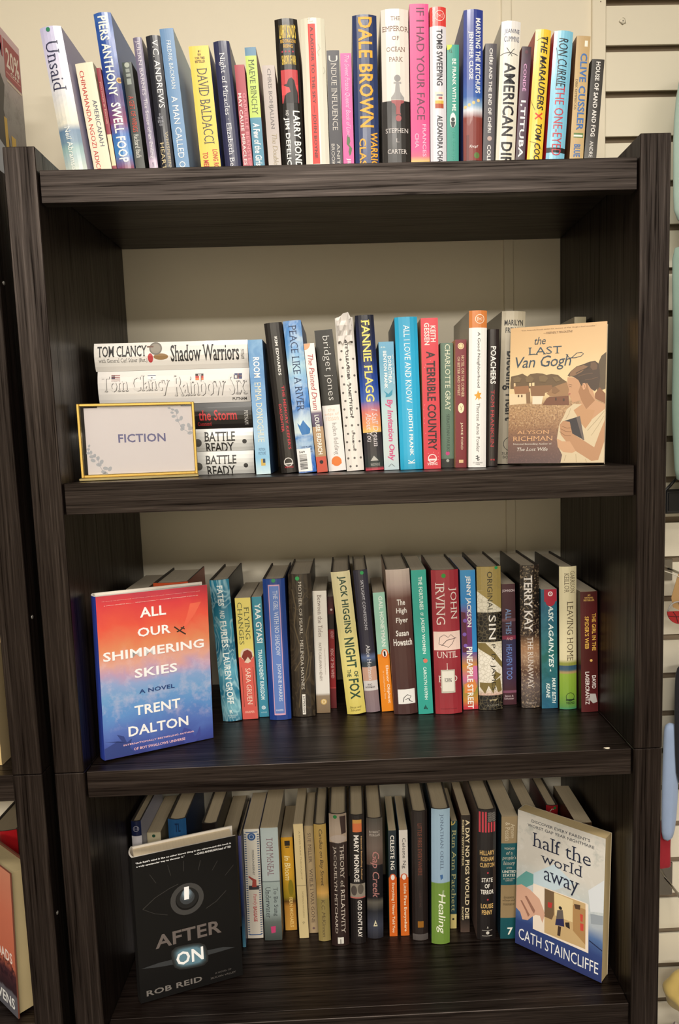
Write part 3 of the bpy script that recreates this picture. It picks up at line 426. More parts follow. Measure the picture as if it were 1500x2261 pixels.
(2,'p',(0.5479,0.0995,-0.0667),0.0096,(0.0191,0.125,0.1871),[(-0.0001,'5c7464',0),(0.9207,'587262',0),(0.9281,'2c2f2c',1),(1.002,'242724',0)],'3c4c40',[('CHARLOTTE GRAY',0.1851,0.0861,0.001,0.0076,'dfe0c8','s'),('SEBASTIAN FAULKS',0.0813,0.0238,0.001,0.0042,'2f4038','s')],[('emblem','d',(0.0,0.0217,0.0031),'b83c78'),('emblem','d',(0.0,0.0107,0.0023),'a0a49c')],'sage green paperback with cream serif capitals and a dark foot band',{}),
(2,'p',(0.5664,0.0867,-0.0667),0.014,(0.0167,0.125,0.1899),[(0.0018,'74242c',0),(1.0023,'76262c',0)],'d8a474',[('HOTEL ON THE CORNER',0.1665,0.1052,0.0027,0.004,'e6cfa8','s'),('OF BITTER AND SWEET',0.1646,0.1073,-0.0033,0.0037,'e6cfa8','s'),('JAMIE FORD',0.0676,0.0269,0.0008,0.004,'e6d8b8','')],[('emblem','d',(0.0,0.1804,0.0047),'e0c898'),('emblem','o',(0.0,0.1804,0.0033,0.0005),'74242c'),('emblem','e',(0.0,0.0891,0.0045,0.0074),'e8dcb4'),('emblem','w',[(-0.0017,0.0932),(0.0017,0.0844)],'74242c',0.0005),('emblem','w',[(0.0025,0.0925),(-0.0008,0.0864)],'74242c',0.0005),('emblem','r',(-0.0033,0.0071,0.0033,0.0119),'d8b888')],'narrow maroon paperback with two round cream emblems',{}),
(2,'h',(0.589,0.0773,-0.0665),0.0199,(0.0263,0.15,0.229),[(-0.0007,'cc7c40',0),(0.1013,'cc7c40',0),(0.107,'e9e7e3',1),(1.004,'eae8e5',0)],'a8a496',[('A Good Neighborhood',0.198,0.1178,0.0005,0.0053,'3c3a3a',''),('Therese Anne Fowler',0.0953,0.0228,0.0005,0.0053,'7a7674',''),("ST. MARTIN'S PRESS",0.0079,0.0038,0.0005,0.0145,'3c3a3a','H2')],[('emblem','o',(0.0021,0.2169,0.0068,0.0008),'f2e4d4'),('emblem','w',[(-0.0013,0.2195),(-0.0013,0.2143),(0.0021,0.2175),(0.0053,0.2143),(0.0053,0.2195),(0.0021,0.2162),(-0.0013,0.2195)],'f2e4d4',0.0008),('emblem','p',[(0.0,0.1139),(0.0016,0.1099),(0.0053,0.1099),(0.0026,0.1052),(0.0058,0.1019),(0.0026,0.1019),(0.0013,0.0986),(0.0,0.1032),(-0.004,0.0993),(-0.0026,0.1046),(-0.0058,0.1072),(-0.0016,0.1086)],'d89c34'),('emblem','w',[(-0.0026,0.016),(0.0,0.0174),(0.0005,0.0133),(0.0026,0.0154)],'26262a',0.0016),('emblem','w',[(-0.0026,0.0127),(0.0,0.014),(0.0005,0.0099),(0.0026,0.012)],'26262a',0.0016)],'tall white hardback with an orange top band and a golden maple leaf',{}),
(2,'h',(0.617,0.104,-0.0666),0.0235,(0.0166,0.13,0.2057),[(0.0,'28201f',0),(1.0041,'2c2422',0)],'1a1414',[('POACHERS',0.1803,0.1243,-0.0003,0.0083,'ece8e4','b'),('TOM FRANKLIN',0.1155,0.029,-0.0008,0.0053,'c03c44','s'),('W·M',0.011,0.0082,0.0,0.0067,'c03c44','Hb')],[],'slim black brown hardback with chalky white and red capitals beside the maple leaf one',{}),
(2,'h',(0.6527,0.145,-0.0661),0.0402,(0.037,0.16,0.2374),[(0.0015,'b8ae98',0),(0.3291,'bcb29e',0),(1.0119,'b4aa96',0)],'8c8474',[('MARILYN FRENCH',0.224,0.2039,0.0,0.0289,'2a2624','H2b'),('Bleeding Heart',0.176,0.0682,-0.0037,0.023,'1e1c1c','b'),('SUMMIT BOOKS',0.0188,0.0087,-0.0007,0.0244,'3c3834','H2')],[('emblem','o',(0.0,0.0317,0.0111,0.0009),'3a3632')],'greyish beige hardback half hidden behind the sepia picture cover',{}),
(2,'p',(0.7803,0.2,-0.0666),0.0203,(0.0193,0.11,0.2351),[(0.0015,'c4b898',0),(0.9788,'bdb190',0)],'a89c80',[],[],'plain blank cream spine peeping above the sepia picture cover',{}),
(3,'h',(0.0967,0.186,-0.4848),-0.012,(0.0575,0.14,0.2388),[(0.0048,'c4502c',0)],'a84428',[],[],'orange red hardback with dark boards standing behind the red and blue cover',{'pages': '8c8070'}),
(3,'p',(0.036,0.1924,-0.4851),-0.0019,(0.0347,0.12,0.2291),[(0.0118,'c8bca4',0)],'8a7c66',[],[],'squat paperback of which only the top page edges show above the sunset cover',{}),
(3,'h',(0.1861,0.1756,-0.4844),-0.0415,(0.0321,0.15,0.2423),[(0.0079,'2c7c98',0),(0.1594,'22708e',0),(0.3184,'3f96b0',0),(0.4786,'1f6684',0),(0.6399,'5ba4bc',0),(0.8024,'2a7694',0),(0.9005,'78b4c4',0),(1.0089,'246a88',0)],'20242c',[('FATES',0.2327,0.1982,0.0006,0.0096,'e6eeec','b'),('AND',0.1913,0.1767,0.0006,0.0077,'d8e6e6','b'),('FURIES',0.1728,0.1278,0.0006,0.0109,'e6eeec','b'),('LAUREN GROFF',0.1185,0.0304,0.0006,0.0109,'e6eeec','b'),('RIVERHEAD BOOKS',0.0112,0.0057,0.0016,0.0161,'c8dce0','H2'),('R',0.0201,0.0138,0.0,0.0051,'e6eeec','Hb')],[],'turquoise hardback with swirling white wave pattern beside the sunset cover',{'pat': ('swirl','b4dce4',0.6)}),
(3,'p',(0.2157,0.1793,-0.4849),-0.0151,(0.0258,0.13,0.2094),[(0.0037,'e0d070',0),(0.4739,'decf6e',0),(0.4813,'d05c50',1),(1.0062,'cc5850',0)],'a89c88',[('FLYING',0.1938,0.1388,0.0052,0.0077,'4a5234','s'),('CHANGES',0.2021,0.13,-0.0057,0.0077,'4a5234','s'),('SARA GRUEN',0.089,0.0257,0.0013,0.0083,'f0dcca','s'),('HARPER',0.0147,0.0107,0.0,0.016,'e8b4a4','Hb')],[('emblem','d',(0.0013,0.1125,0.0108),'d8c4b0'),('emblem','p',[(-0.0077,0.1086),(-0.0039,0.118),(0.0026,0.1211),(0.009,0.1165),(0.0103,0.1086),(0.0064,0.1024),(-0.0026,0.1008)],'7a2a20'),('emblem','p',[(-0.0039,0.0992),(0.0026,0.1086),(0.0077,0.1008),(0.0026,0.0977)],'d8c4b0'),('picture','r',(-0.0093,0.0218,-0.0083,0.0906),'7a3a30'),('picture','r',(0.0093,0.0218,0.0103,0.0906),'7a3a30')],'yellow over coral paperback with a round horse medallion',{}),
(3,'p',(0.2382,0.1868,-0.485),-0.0161,(0.0164,0.13,0.2089),[(0.0019,'3a8ca0',0),(1.0059,'3a86a0',0)],'a89c88',[('YAA GYASI',0.1976,0.1298,0.0008,0.0099,'e8eeec','b'),('TRANSCENDENT KINGDOM',0.118,0.0308,0.0,0.0069,'d8e8ec','b'),('VINTAGE',0.0092,0.0068,0.0,0.0099,'b8d8e0','H')],[('emblem','d',(0.0,0.0164,0.0033),'a8c0cc'),('emblem','o',(0.0,0.0164,0.0033,0.0007),'dce8ec')],'slim teal blue paperback with white capitals beside the yellow and coral one',{}),
(3,'h',(0.2672,0.1738,-0.485),-0.0048,(0.0362,0.15,0.2414),[(0.0024,'1f4088',0),(1.0049,'1f3e88',0)],'16285c',[('THE GIRL WITH NO SHADOW',0.2217,0.1114,0.0018,0.0072,'dce2ec','s'),('JOANNE HARRIS',0.0973,0.0328,0.0018,0.0072,'dce2ec','s'),('HARPER',0.0187,0.0155,0.0,0.0123,'dce2ec','H')],[('picture','r',(-0.0094,0.0084,0.0094,0.2316),'cfa0b8'),('picture','r',(-0.008,0.0115,0.008,0.2294),'5f7ec0'),('sticker','d',(0.0,0.2385,0.0033),'2c8c54')],'royal blue hardback with a long pink outlined blue panel and green dot',{}),
(3,'h',(0.3064,0.1835,-0.4849),0.0088,(0.0386,0.15,0.2456),[(0.0062,'2c251d',0),(0.4188,'322a20',0),(1.0084,'2a231b',0)],'1a1512',[('MOTHER OF PEARL · MELINDA HAYNES',0.2334,0.0482,0.0,0.005,'cfc8bc','s')],[('picture','w',[(-0.0039,0.1271),(-0.0116,0.1584),(-0.0077,0.1894),(-0.0135,0.2203)],'5c4f3a',0.0019),('picture','w',[(0.0039,0.0641),(0.0116,0.1036),(0.0077,0.1428),(0.0154,0.1739)],'5c4f3a',0.0019),('picture','w',[(-0.0077,0.0164),(-0.0039,0.0482),(0.0116,0.072),(0.0154,0.1114)],'5c4f3a',0.0015),('picture','w',[(-0.0135,0.0799),(-0.0039,0.0957),(0.0039,0.1114)],'5c4f3a',0.0015),('picture','w',[(-0.0116,0.1894),(-0.0039,0.1855),(0.0077,0.2126),(0.0135,0.2049)],'5c4f3a',0.0015),('sticker','d',(-0.0039,0.2387,0.0035),'2c9c54'),('emblem','r',(-0.0019,0.0043,0.0035,0.0395),'e8e4dc'),('emblem','t2',('HYPERION',0.0363,0.0068,0.0008,0.0035),'2c2a28')],'thick dark brown hardback with faint etched leaves and a green dot',{'pat': ('swirl','5a4c38',0.4)}),
(3,'p',(0.3391,0.1935,-0.4851),0.0041,(0.0235,0.125,0.2136),[(0.0019,'e2ddd2',0),(0.8345,'dcd8d2',0),(0.8571,'8c7a64',0),(1.0005,'7c6850',0)],'b8a890',[('Between the Tides',0.207,0.1341,-0.0005,0.007,'6a5650','s'),('PATTI CALLAHAN HENRY',0.1239,0.0571,-0.0023,0.0047,'7a7068',''),('National Bestselling Author',0.1133,0.0672,0.0056,0.0019,'9a8c80','')],[('emblem','d',(0.0012,0.0201,0.0052),'c8a868'),('emblem','o',(0.0012,0.0201,0.0033,0.0007),'f0e4c8')],'white paperback with a sandy foot and gold seal beside the dark brown hardback',{}),
(3,'p',(0.3564,0.2129,-0.4851),0.0052,(0.0101,0.11,0.1988),[(0.0,'38141a',0),(0.1478,'5a1a1e',0),(0.1598,'24100e',0),(0.2843,'1c0e0c',0),(0.2923,'861c20',1),(0.8083,'84181e',0),(0.8124,'a83c3c',1),(0.8206,'681a20',1),(1.0017,'541418',0)],'2c100f',[('HENRY',0.1383,0.1246,0.001,0.005,'c8989c',''),('KING OF THE WIND',0.107,0.0544,0.0,0.005,'d8b4b0','s')],[('emblem','d',(0.001,0.1758,0.002),'d8c8c4')],'narrow dark red paperback in the gap beside the tilted pale yellow one',{}),
(3,'h',(0.3959,0.1834,-0.4838),-0.0796,(0.0317,0.15,0.2474),[(0.0092,'ddd3a8',0),(0.5976,'e0d488',0),(1.0087,'d6c664',0)],'2c2820',[('JACK HIGGINS',0.2396,0.1414,0.0006,0.0146,'2e4a38','b'),('NIGHT',0.1334,0.0811,0.0016,0.0165,'2e4a38','b'),('OF',0.0749,0.0645,0.007,0.007,'2e4a38','b'),('THE',0.0787,0.0659,-0.0048,0.007,'2e4a38','b'),('FOX',0.0619,0.0267,0.0016,0.0171,'2e4a38','b'),('Simon and Schuster',0.0141,0.0052,-0.0006,0.0196,'5c5428','H2i')],[],'tilted pale yellow hardback with tall dark green capitals',{}),
(3,'h',(0.4244,0.189,-0.4844),-0.0592,(0.0239,0.14,0.2477),[(0.0032,'343240',0),(0.5764,'302e3c',0),(0.6085,'5c6c94',0),(0.6471,'39424a',0),(0.6793,'c49c88',1),(0.7633,'c49c88',0),(0.7762,'cfcac8',1),(0.8346,'cfcac8',0),(0.8476,'8a7678',1),(1.0008,'85737a',0)],'2c2a34',[('SKYLIGHT CONFESSIONS',0.2305,0.1444,0.0012,0.0048,'c8c8d0',''),('Alice Hoffman',0.1191,0.0569,0.0012,0.0067,'d8d8dc','s'),('FIC HOFFMAN',0.0507,0.0427,-0.0012,0.0158,'5a5658','H2b')],[('sticker','d',(0.0024,0.243,0.0031),'2c9c54')],'slate grey hardback with a green dot and white library label near its foot',{}),
(3,'p',(0.4493,0.1883,-0.4846),-0.046,(0.02,0.13,0.208),[(0.0037,'98c8b4',0),(0.5103,'94c4b2',0),(0.5141,'e0841c',1),(1.0075,'e0861c',0)],'9c8c78',[('GAIL HONEYMAN',0.2016,0.1144,0.002,0.0068,'e4efe6','b'),('Eleanor Oliphant',0.0808,0.0142,0.004,0.006,'f2dcc0','b'),('is completely fine',0.0718,0.0221,-0.0024,0.0036,'eccfa4','')],[('emblem','e',(0.0024,0.1019,0.006,0.008),'d86420'),('emblem','e',(0.0024,0.1019,0.004,0.006),'ece6e0'),('emblem','p',[(0.0004,0.1058),(0.0036,0.1058),(0.004,0.0979),(0.002,0.0963),(0.0008,0.0979)],'1c1a1a')],'mint green over orange paperback with an oval penguin emblem',{}),
(3,'h',(0.4797,0.175,-0.4844),-0.0335,(0.0397,0.155,0.2493),[(0.0062,'c4b4a8',0),(0.1045,'b09c94',0),(0.1971,'6a4840',0),(0.446,'4c302c',0),(1.0071,'462c2a',0)],'cfae96',[('The',0.1985,0.1884,0.0024,0.0135,'e6e2dc','Hb'),('High',0.1838,0.1722,0.0024,0.0175,'e6e2dc','Hb'),('Flyer',0.1675,0.1559,0.0024,0.0199,'e6e2dc','Hb'),('Susan',0.1458,0.1357,0.0016,0.0215,'e6e2dc','Hb'),('Howatch',0.131,0.1192,0.0016,0.031,'e6e2dc','Hb')],[('sticker','r',(-0.0119,0.0182,0.0167,0.0437),'e8e6e2'),('emblem','w',[(-0.004,0.0214),(-0.002,0.0294),(0.004,0.0341),(0.0099,0.031),(0.006,0.0246),(0.0119,0.0206)],'34302e',0.0012),('emblem','w',[(0.0,0.0254),(0.0048,0.0278),(0.0079,0.0238)],'34302e',0.0012)],'thick brown hardback fading to beige with a square white library label',{}),
(3,'p',(0.5132,0.1703,-0.4847),-0.0302,(0.0249,0.14,0.2473),[(0.0015,'32a494',0),(1.0043,'329e90',0)],'20685e',[('THE FORTUNES',0.2361,0.18,0.002,0.0065,'dcefe8','b'),('OF',0.1754,0.17,0.002,0.005,'dcefe8','b'),('JADED WOMEN',0.1669,0.1047,0.002,0.007,'dcefe8','b'),('CAROLYN HUYNH',0.0819,0.0251,0.002,0.0055,'dcefe8','b')],[('emblem','d',(0.0037,0.0923,0.0037),'d87460'),('emblem','w',[(-0.0005,0.0962),(0.0025,0.097)],'1c4a38',0.0012),('emblem','p',[(-0.0037,0.0085),(0.0,0.0165),(0.0,0.0085)],'103834'),('emblem','p',[(0.0005,0.0149),(0.0037,0.0077),(0.0012,0.0077)],'103834')],'jade green hardback with white capitals and a tiny peach beside the wide brown one',{}),
(3,'h',(0.552,0.1697,-0.4848),-0.0126,(0.0451,0.155,0.2465),[(0.0015,'9c2c38',0),(0.4445,'98303a',0),(0.762,'8c2832',0),(1.0064,'9a3038',0)],'6c2028',[('JOHN',0.2166,0.1627,0.0117,0.0135,'e6dcd4','s'),('IRVING',0.2253,0.1545,-0.009,0.0144,'e6dcd4','s'),('UNTIL',0.1081,0.0972,0.0,0.0342,'e6dcd4','Hs'),('I',0.0878,0.0768,-0.0009,0.0023,'e6dcd4','Hs'),('FIND',0.0666,0.0555,0.0,0.0315,'e6dcd4','Hs'),('YOU',0.0477,0.0383,-0.0023,0.0225,'e6dcd4','Hs'),('RANDOM HOUSE',0.0096,0.008,0.0,0.027,'5c2024','H')],[('picture','r',(-0.0216,0.1105,0.0225,0.1424),'e6ccc0'),('picture','w',[(-0.0135,0.1214),(-0.0113,0.1331),(-0.0045,0.137),(0.0023,0.1323),(0.0068,0.137),(0.0135,0.1307),(0.009,0.1214),(0.0023,0.1151),(-0.0045,0.1183),(-0.0135,0.1214)],'5a4848',0.0009),('picture','w',[(-0.009,0.1183),(0.0,0.1276),(0.009,0.1292),(0.0158,0.1307)],'5a4848',0.0011),('sticker','d',(-0.0023,0.237,0.0036),'2c8c34'),('library_label','r',(-0.0117,0.0366,0.0117,0.0768),'bdb8aa'),('library_label','r',(-0.0099,0.0397,0.0099,0.0744),'e2ded2'),('library_label','t',('FIC IRVING',0.0626,0.0555,0.0,0.0117),'34302e')],'thick crimson hardback with large white capitals,pink heart picture and library label',{}),
(3,'p',(0.5915,0.1821,-0.485),-0.0092,(0.0256,0.13,0.2421),[(0.0016,'3c8cc0',0),(0.2286,'2c80c0',0),(0.3252,'7a3a78',0),(0.5197,'6a2c68',0),(0.5849,'5a4a90',0),(0.683,'c88a3c',0),(0.7816,'c86c94',0),(0.8476,'7c8a3c',0),(0.9303,'c8863c',0),(0.9801,'c03c44',0),(1.0034,'c03444',0)],'2870b0',[('JENNY JACKSON',0.2325,0.1446,0.0,0.0092,'f0eee8','b'),('PINEAPPLE STREET',0.11,0.0016,0.0,0.0102,'f0eee8','b')],[('picture','r',(0.0051,0.1005,0.0128,0.2394),'2a86c8'),('picture','p',[(-0.0128,0.1712),(-0.0051,0.1696),(-0.0026,0.1005),(-0.0115,0.1005)],'5a2438'),('picture','d',(-0.0064,0.1556,0.0033),'7a58b0'),('picture','d',(-0.0077,0.132,0.0033),'7a58b0'),('picture','d',(-0.0064,0.1124,0.0033),'7a58b0'),('picture','r',(0.0056,0.0529,0.0128,0.0767),'cc70a0'),('picture','p',[(-0.0102,0.0449),(0.0077,0.0529),(0.0115,0.0401),(0.0077,0.0305),(-0.0102,0.0289)],'d88444')],'multicoloured paperback with a blue sky top and fat white capitals',{}),
(3,'h',(0.6255,0.1795,-0.485),-0.0049,(0.0404,0.15,0.2479),[(0.0031,'a08c50',0),(0.1617,'a08c50',0),(0.1679,'e6e0cc',1),(0.312,'e2dcc8',0),(0.3152,'161412',1),(0.5173,'161412',0),(0.5204,'d8d0b8',1),(0.6286,'e8e2d4',0),(0.8529,'e6dfd0',0),(0.8916,'d8b4a4',0),(0.8981,'1a1816',1),(1.0049,'181614',0)],'2a2620',[('ORIGINAL',0.2394,0.1705,0.0008,0.0089,'2c281c',''),('SIN',0.1649,0.1234,0.004,0.0121,'ece8e0',''),('P. D. JAMES',0.1148,0.0347,0.004,0.0089,'2a261c',''),('KNOPF',0.0099,0.0066,0.004,0.0202,'8c887c','H')],[('picture','p',[(-0.0202,0.2062),(0.0202,0.2093),(0.0202,0.1744)],'a08c50'),('picture','p',[(-0.0202,0.1173),(-0.0081,0.1173),(0.0081,0.1),(0.0202,0.0826),(0.0202,0.0723),(0.004,0.0921),(-0.0202,0.1079)],'7a6a3c'),('picture','p',[(0.0081,0.0683),(0.0182,0.0604),(0.0081,0.0524),(0.004,0.0572)],'7a6a3c'),('picture','p',[(-0.0182,0.0484),(0.0,0.0476),(0.0162,0.0556),(0.0194,0.0325),(0.0121,0.0301),(0.0081,0.0444),(0.004,0.0285),(-0.004,0.0428),(-0.0101,0.0285),(-0.0182,0.0404)],'7a6a3c'),('sticker','d',(0.0121,0.2456,0.0028),'1c8c54'),('emblem','p',[(-0.0032,0.0181),(0.004,0.0189),(0.0121,0.0197),(0.0081,0.0157),(0.002,0.0173),(-0.002,0.0149)],'a89c7c')],'gold,white and black hardback with a snakeskin pattern',{'pat': ('cells','8a7e60',0.35)}),
(3,'p',(0.662,0.1963,-0.485),-0.0055,(0.0234,0.12,0.213),[(0.0,'46242c',0),(0.2812,'40202a',0),(0.2849,'6a4850',1),(0.3072,'3c2030',1),(0.4192,'3a2438',0),(0.423,'7c2a44',1),(0.4566,'2c2848',1),(0.6748,'34284c',0),(0.872,'42242c',0),(0.8796,'7c4a60',1),(0.9024,'42202a',1),(1.0017,'42202a',0)],'2a1418',[('JOHNSON',0.2036,0.1981,0.0,0.0211,'cbbcc0','Hb'),('ALL THIS',0.1698,0.1253,-0.0005,0.0098,'7c9cc8',''),('AND',0.1197,0.1149,0.0012,0.0108,'d8a8b0','H'),('HEAVEN TOO',0.107,0.0451,0.0,0.0098,'6c8cd0',''),('Simon & Schuster',0.0176,0.0095,-0.0012,0.0169,'d8c8cc','H2')],[],'dark plum paperback with pale blue capitals beside the snakeskin patterned hardback',{}),
(3,'h',(0.6948,0.1812,-0.485),-0.0066,(0.0322,0.155,0.247),[(0.0047,'2a221c',0),(0.2588,'1e1814',0),(0.4808,'2c201c',0),(0.5766,'a07858',0),(0.6407,'9c7c64',0),(0.7372,'5a4034',0),(0.8342,'6a5c58',0),(1.0033,'403834',0)],'120e0c',[('TERRY KAY',0.2297,0.1331,-0.0032,0.0135,'e6e0da','sb'),('THE RUNAWAY',0.1243,0.0354,-0.0006,0.009,'dcd4cc','s'),('MORROW',0.0105,0.0072,0.0,0.0193,'a89c94','H')],[],'black hardback speckled with cream foliage under white serif capitals',{'pat': ('speckle','c8b090',0.5)}),
(3,'p',(0.7251,0.1727,-0.485),-0.0064,(0.0271,0.13,0.2065),[(0.001,'1c5870',0),(0.2222,'1f5c74',0),(0.5633,'206058',0),(1.0019,'1f5a78',0)],'143c48',[('ASK AGAIN,YES',0.1799,0.0719,0.0022,0.0098,'dce8e4','bi'),('MARY BETH',0.0535,0.0089,0.007,0.0065,'dce8e4','bi'),('KEANE',0.0444,0.0181,-0.0027,0.0065,'dce8e4','bi'),('Club Pick',0.1931,0.1892,0.0022,0.0163,'e8c8cc','Hci')],[('sticker','r',(-0.0081,0.1854,0.013,0.2063),'a41c34'),('sticker','d',(0.0022,0.1854,0.0081),'a41c34'),('sticker','d',(0.0022,0.1986,0.0041),'e8dcdc'),('sticker','d',(0.0022,0.1986,0.0024),'a41c34'),('sticker','d',(0.0022,0.1986,0.0011),'e8dcdc'),('emblem','p',[(0.0,0.0649),(0.0014,0.0697),(0.0027,0.0649)],'dce8e4')],'teal marbled paperback with a red bullseye sticker at its top',{'pat': ('cloud','3a8090',0.5)}),
(3,'h',(0.7548,0.168,-0.4851),-0.0024,(0.0289,0.155,0.2453),[(0.0031,'ddd3ae',0),(0.647,'d8cea8',0),(0.6726,'8a9040',0),(0.6887,'34506a',1),(0.7208,'3c5c6c',0),(0.7369,'a89060',0),(0.7465,'8aa83c',1),(0.8885,'7ca038',0),(0.9794,'5a8c44',0),(1.0022,'3f8868',0)],'1c1812',[('GARRISON',0.2374,0.2006,0.0069,0.0075,'5a4c38','s'),('KEILLOR',0.2339,0.201,-0.0029,0.0075,'5a4c38','s'),('LEAVING HOME',0.1861,0.0849,0.0029,0.0104,'5a4c38','s'),('VIKING',0.0137,0.0089,0.0029,0.0145,'1c3018','Hb')],[('emblem','o',(0.0029,0.0218,0.0075,0.0009),'1c3018'),('emblem','r',(-0.0046,0.0154,0.0104,0.0178),'1c3018')],'cream hardback with a painted green field at its foot',{}),
(3,'p',(0.7859,0.15,-0.4849),-0.0117,(0.0282,0.12,0.2051),[(0.0,'4c1c1a',0),(0.126,'561a1c',0),(0.5001,'481816',0),(1.0023,'561c1e',0)],'2c1410',[('#1 NATIONAL BESTSELLER',0.2006,0.1892,0.0,0.0175,'d8b060','H3b'),('THE GIRL IN THE',0.1682,0.1052,0.0079,0.0068,'d8aa4c','b'),("SPIDER'S WEB",0.1635,0.1082,-0.0039,0.0068,'d8aa4c','b'),('DAVID',0.0626,0.04,0.0073,0.0068,'e4dcd8','b'),('LAGERCRANTZ',0.0694,0.0131,-0.0039,0.0068,'e4dcd8','b')],[('emblem','d',(0.0028,0.0886,0.0023),'d8b060'),('sticker','p',[(0.0,0.0317),(0.0099,0.031),(0.0127,0.0168),(0.0056,0.0145),(0.0,0.0208)],'b8b4b0')],'maroon paperback with gold capitals,last before the dark side panel',{}),
(4,'h',(0.0115,0.172,-0.8943),0.008,(0.0167,0.14,0.2408),[(-0.0002,'1c2446',0),(0.1051,'1c2446',0),(0.1119,'d0ccd0',1),(0.9085,'d0ccd0',0)],'b4b4c4',[],[('emblem','o',(0.0,0.227,0.005,0.0005),'c8c8d4'),('emblem','w',[(-0.0025,0.2302),(-0.0025,0.2245),(0.0,0.2278),(0.0025,0.2245),(0.0025,0.2302)],'c8c8d4',0.0005)],'white hardback with a navy top band and round emblem behind the black cover',{}),
(4,'p',(0.0338,0.1992,-0.8944),0.0012,(0.0239,0.13,0.2029),[(0.0003,'c0b494',0)],'988a6c',[],[('sticker','d',(0.0,0.197,0.0029),'1c4a34')],'cream paperback with a dark green dot mostly hidden by the black cover',{}),
(4,'h',(0.0758,0.1962,-0.8944),0.0029,(0.0313,0.15,0.2289),[(0.0055,'24507c',0),(0.9977,'2c5c90',0)],'1c3258',[('TL',0.2217,0.2058,0.0016,0.0094,'10284c','Hb')],[],'blue hardback with dark lettering showing above the black cover',{}),
(4,'h',(0.1333,0.1921,-0.8944),0.0011,(0.0274,0.15,0.2205),[(-0.0002,'1c1614',0)],'14100e',[],[],'dark hardback with slanting dust jacket flaps behind the black cover',{}),
(4,'p',(0.1625,0.225,-0.8943),-0.0074,(0.0267,0.13,0.1835),[(0.0097,'8c7c60',0)],'6c5a40',[],[],'tan paperback wedged beside the striped white one',{}),
(4,'h',(0.1861,0.1713,-0.8944),0.0069,(0.0055,0.13,0.2059),[(0.0039,'5c5a94',0),(0.3417,'2c3c74',0),(0.7085,'1c2848',0),(0.9351,'3c6c84',0),(1.0055,'4c8098',0)],'1c2444',[],[],'thin violet blue book edge between the black cover and the striped spine',{}),
(4,'p',(0.2031,0.1925,-0.8943),0.0091,(0.0272,0.13,0.2048),[(0.0062,'d0ccc0',0),(1.0086,'d0c8bc',0)],'8c88a0',[('MONICA McINERNEY',0.1665,0.1192,0.0014,0.0038,'3c3a40',''),('Family',0.0843,0.062,0.0014,0.0082,'c06468','ci'),('BAGGAGE',0.0603,0.0319,0.0014,0.0065,'b03c40','b')],[('picture','x',(),'3c5478'),('emblem','d',(0.0,0.1909,0.0071),'34588c'),('emblem','o',(0.0,0.1909,0.0041,0.0008),'ccd4e0'),('picture','r',(-0.0082,0.092,0.0098,0.0997),'34343c'),('picture','p',[(-0.0027,0.0971),(-0.0014,0.109),(-0.0082,0.1158),(-0.0076,0.1184),(0.0014,0.1124),(0.0054,0.1107),(0.0054,0.0971)],'a0443c'),('picture','r',(-0.0103,0.1985,0.0109,0.2001),'34588c'),('picture','r',(-0.0103,0.006,0.0109,0.0078),'34588c')],'white paperback with blue ticking stripes down both spine edges',{}),
(4,'p',(0.2355,0.1849,-0.8943),0.0066,(0.0304,0.14,0.2101),[(0.002,'a4b0b0',0),(0.465,'a6b2b2',0),(0.4691,'5c6868',1),(0.4771,'98a6a4',1),(0.7525,'8c9a98',0),(0.834,'5c6460',0),(1.006,'38403e',0)],'8c8474',[('TOM McNEAL',0.1922,0.1217,0.0,0.011,'7a5a64','s'),('To Be Sung',0.0994,0.0457,0.0061,0.0091,'30343a','s'),('Underwater',0.1008,0.0429,-0.0061,0.0091,'30343a','s')],[('emblem','p',[(-0.0037,0.0263),(0.0049,0.0271),(0.0043,0.0151),(-0.003,0.0134)],'b83c6c')],'thick grey blue paperback divided by a thin dark line',{}),
(4,'p',(0.2651,0.2089,-0.8943),-0.0056,(0.0208,0.11,0.1772),[(0.0024,'c08c1c',0),(0.3942,'c49424',0),(0.6384,'8c7818',0),(0.6875,'5c3c14',0),(0.7366,'b07c30',0),(1.0033,'bc8c3c',0)],'6a5030',[('In Bloom',0.1427,0.0962,-0.001,0.0104,'ecdca8','ci'),('FERN MICHAELS',0.0631,0.0063,0.0021,0.0062,'e0c078','b')],[('emblem','r',(-0.0042,0.1614,0.0052,0.1708),'241c14'),('emblem','r',(-0.0029,0.158,0.0042,0.1597),'241c14'),('picture','e',(0.0031,0.0814,0.0046,0.0156),'7a6c10')],'short golden yellow paperback between the grey blue and cream ones',{}),
(4,'p',(0.2896,0.1866,-0.8943),-0.0114,(0.0165,0.13,0.2136),[(0.0029,'cab688',0),(1.0049,'c8b688',0)],'988a70',[('A RIVER RUNS THROUGH IT',0.2004,0.1103,0.0016,0.0026,'8c7c5c',''),('NORMAN MACLEAN',0.0882,0.0394,0.0016,0.0026,'8c7c5c','')],[('picture','r',(-0.0082,0.0985,0.0082,0.1002),'a0906c'),('picture','w',[(-0.0016,0.03),(0.0016,0.0318),(-0.0008,0.0266),(0.0025,0.03)],'5a5040',0.0008)],'slim tall cream paperback with faint tiny lettering',{}),
(4,'p',(0.3063,0.1986,-0.8943),-0.0086,(0.0158,0.12,0.2024),[(0.0021,'a08c68',0),(1.0061,'a89272',0)],'7c6a4c',[('SUE MILLER',0.1894,0.1334,0.0,0.0054,'4c3c34','s'),('WHILE I WAS GONE',0.1223,0.0197,0.0,0.0057,'4c3c34','s')],[('emblem','d',(0.0,0.0092,0.0022),'6c5454')],'narrow tan paperback with dark serif capitals beside the slim cream one',{}),
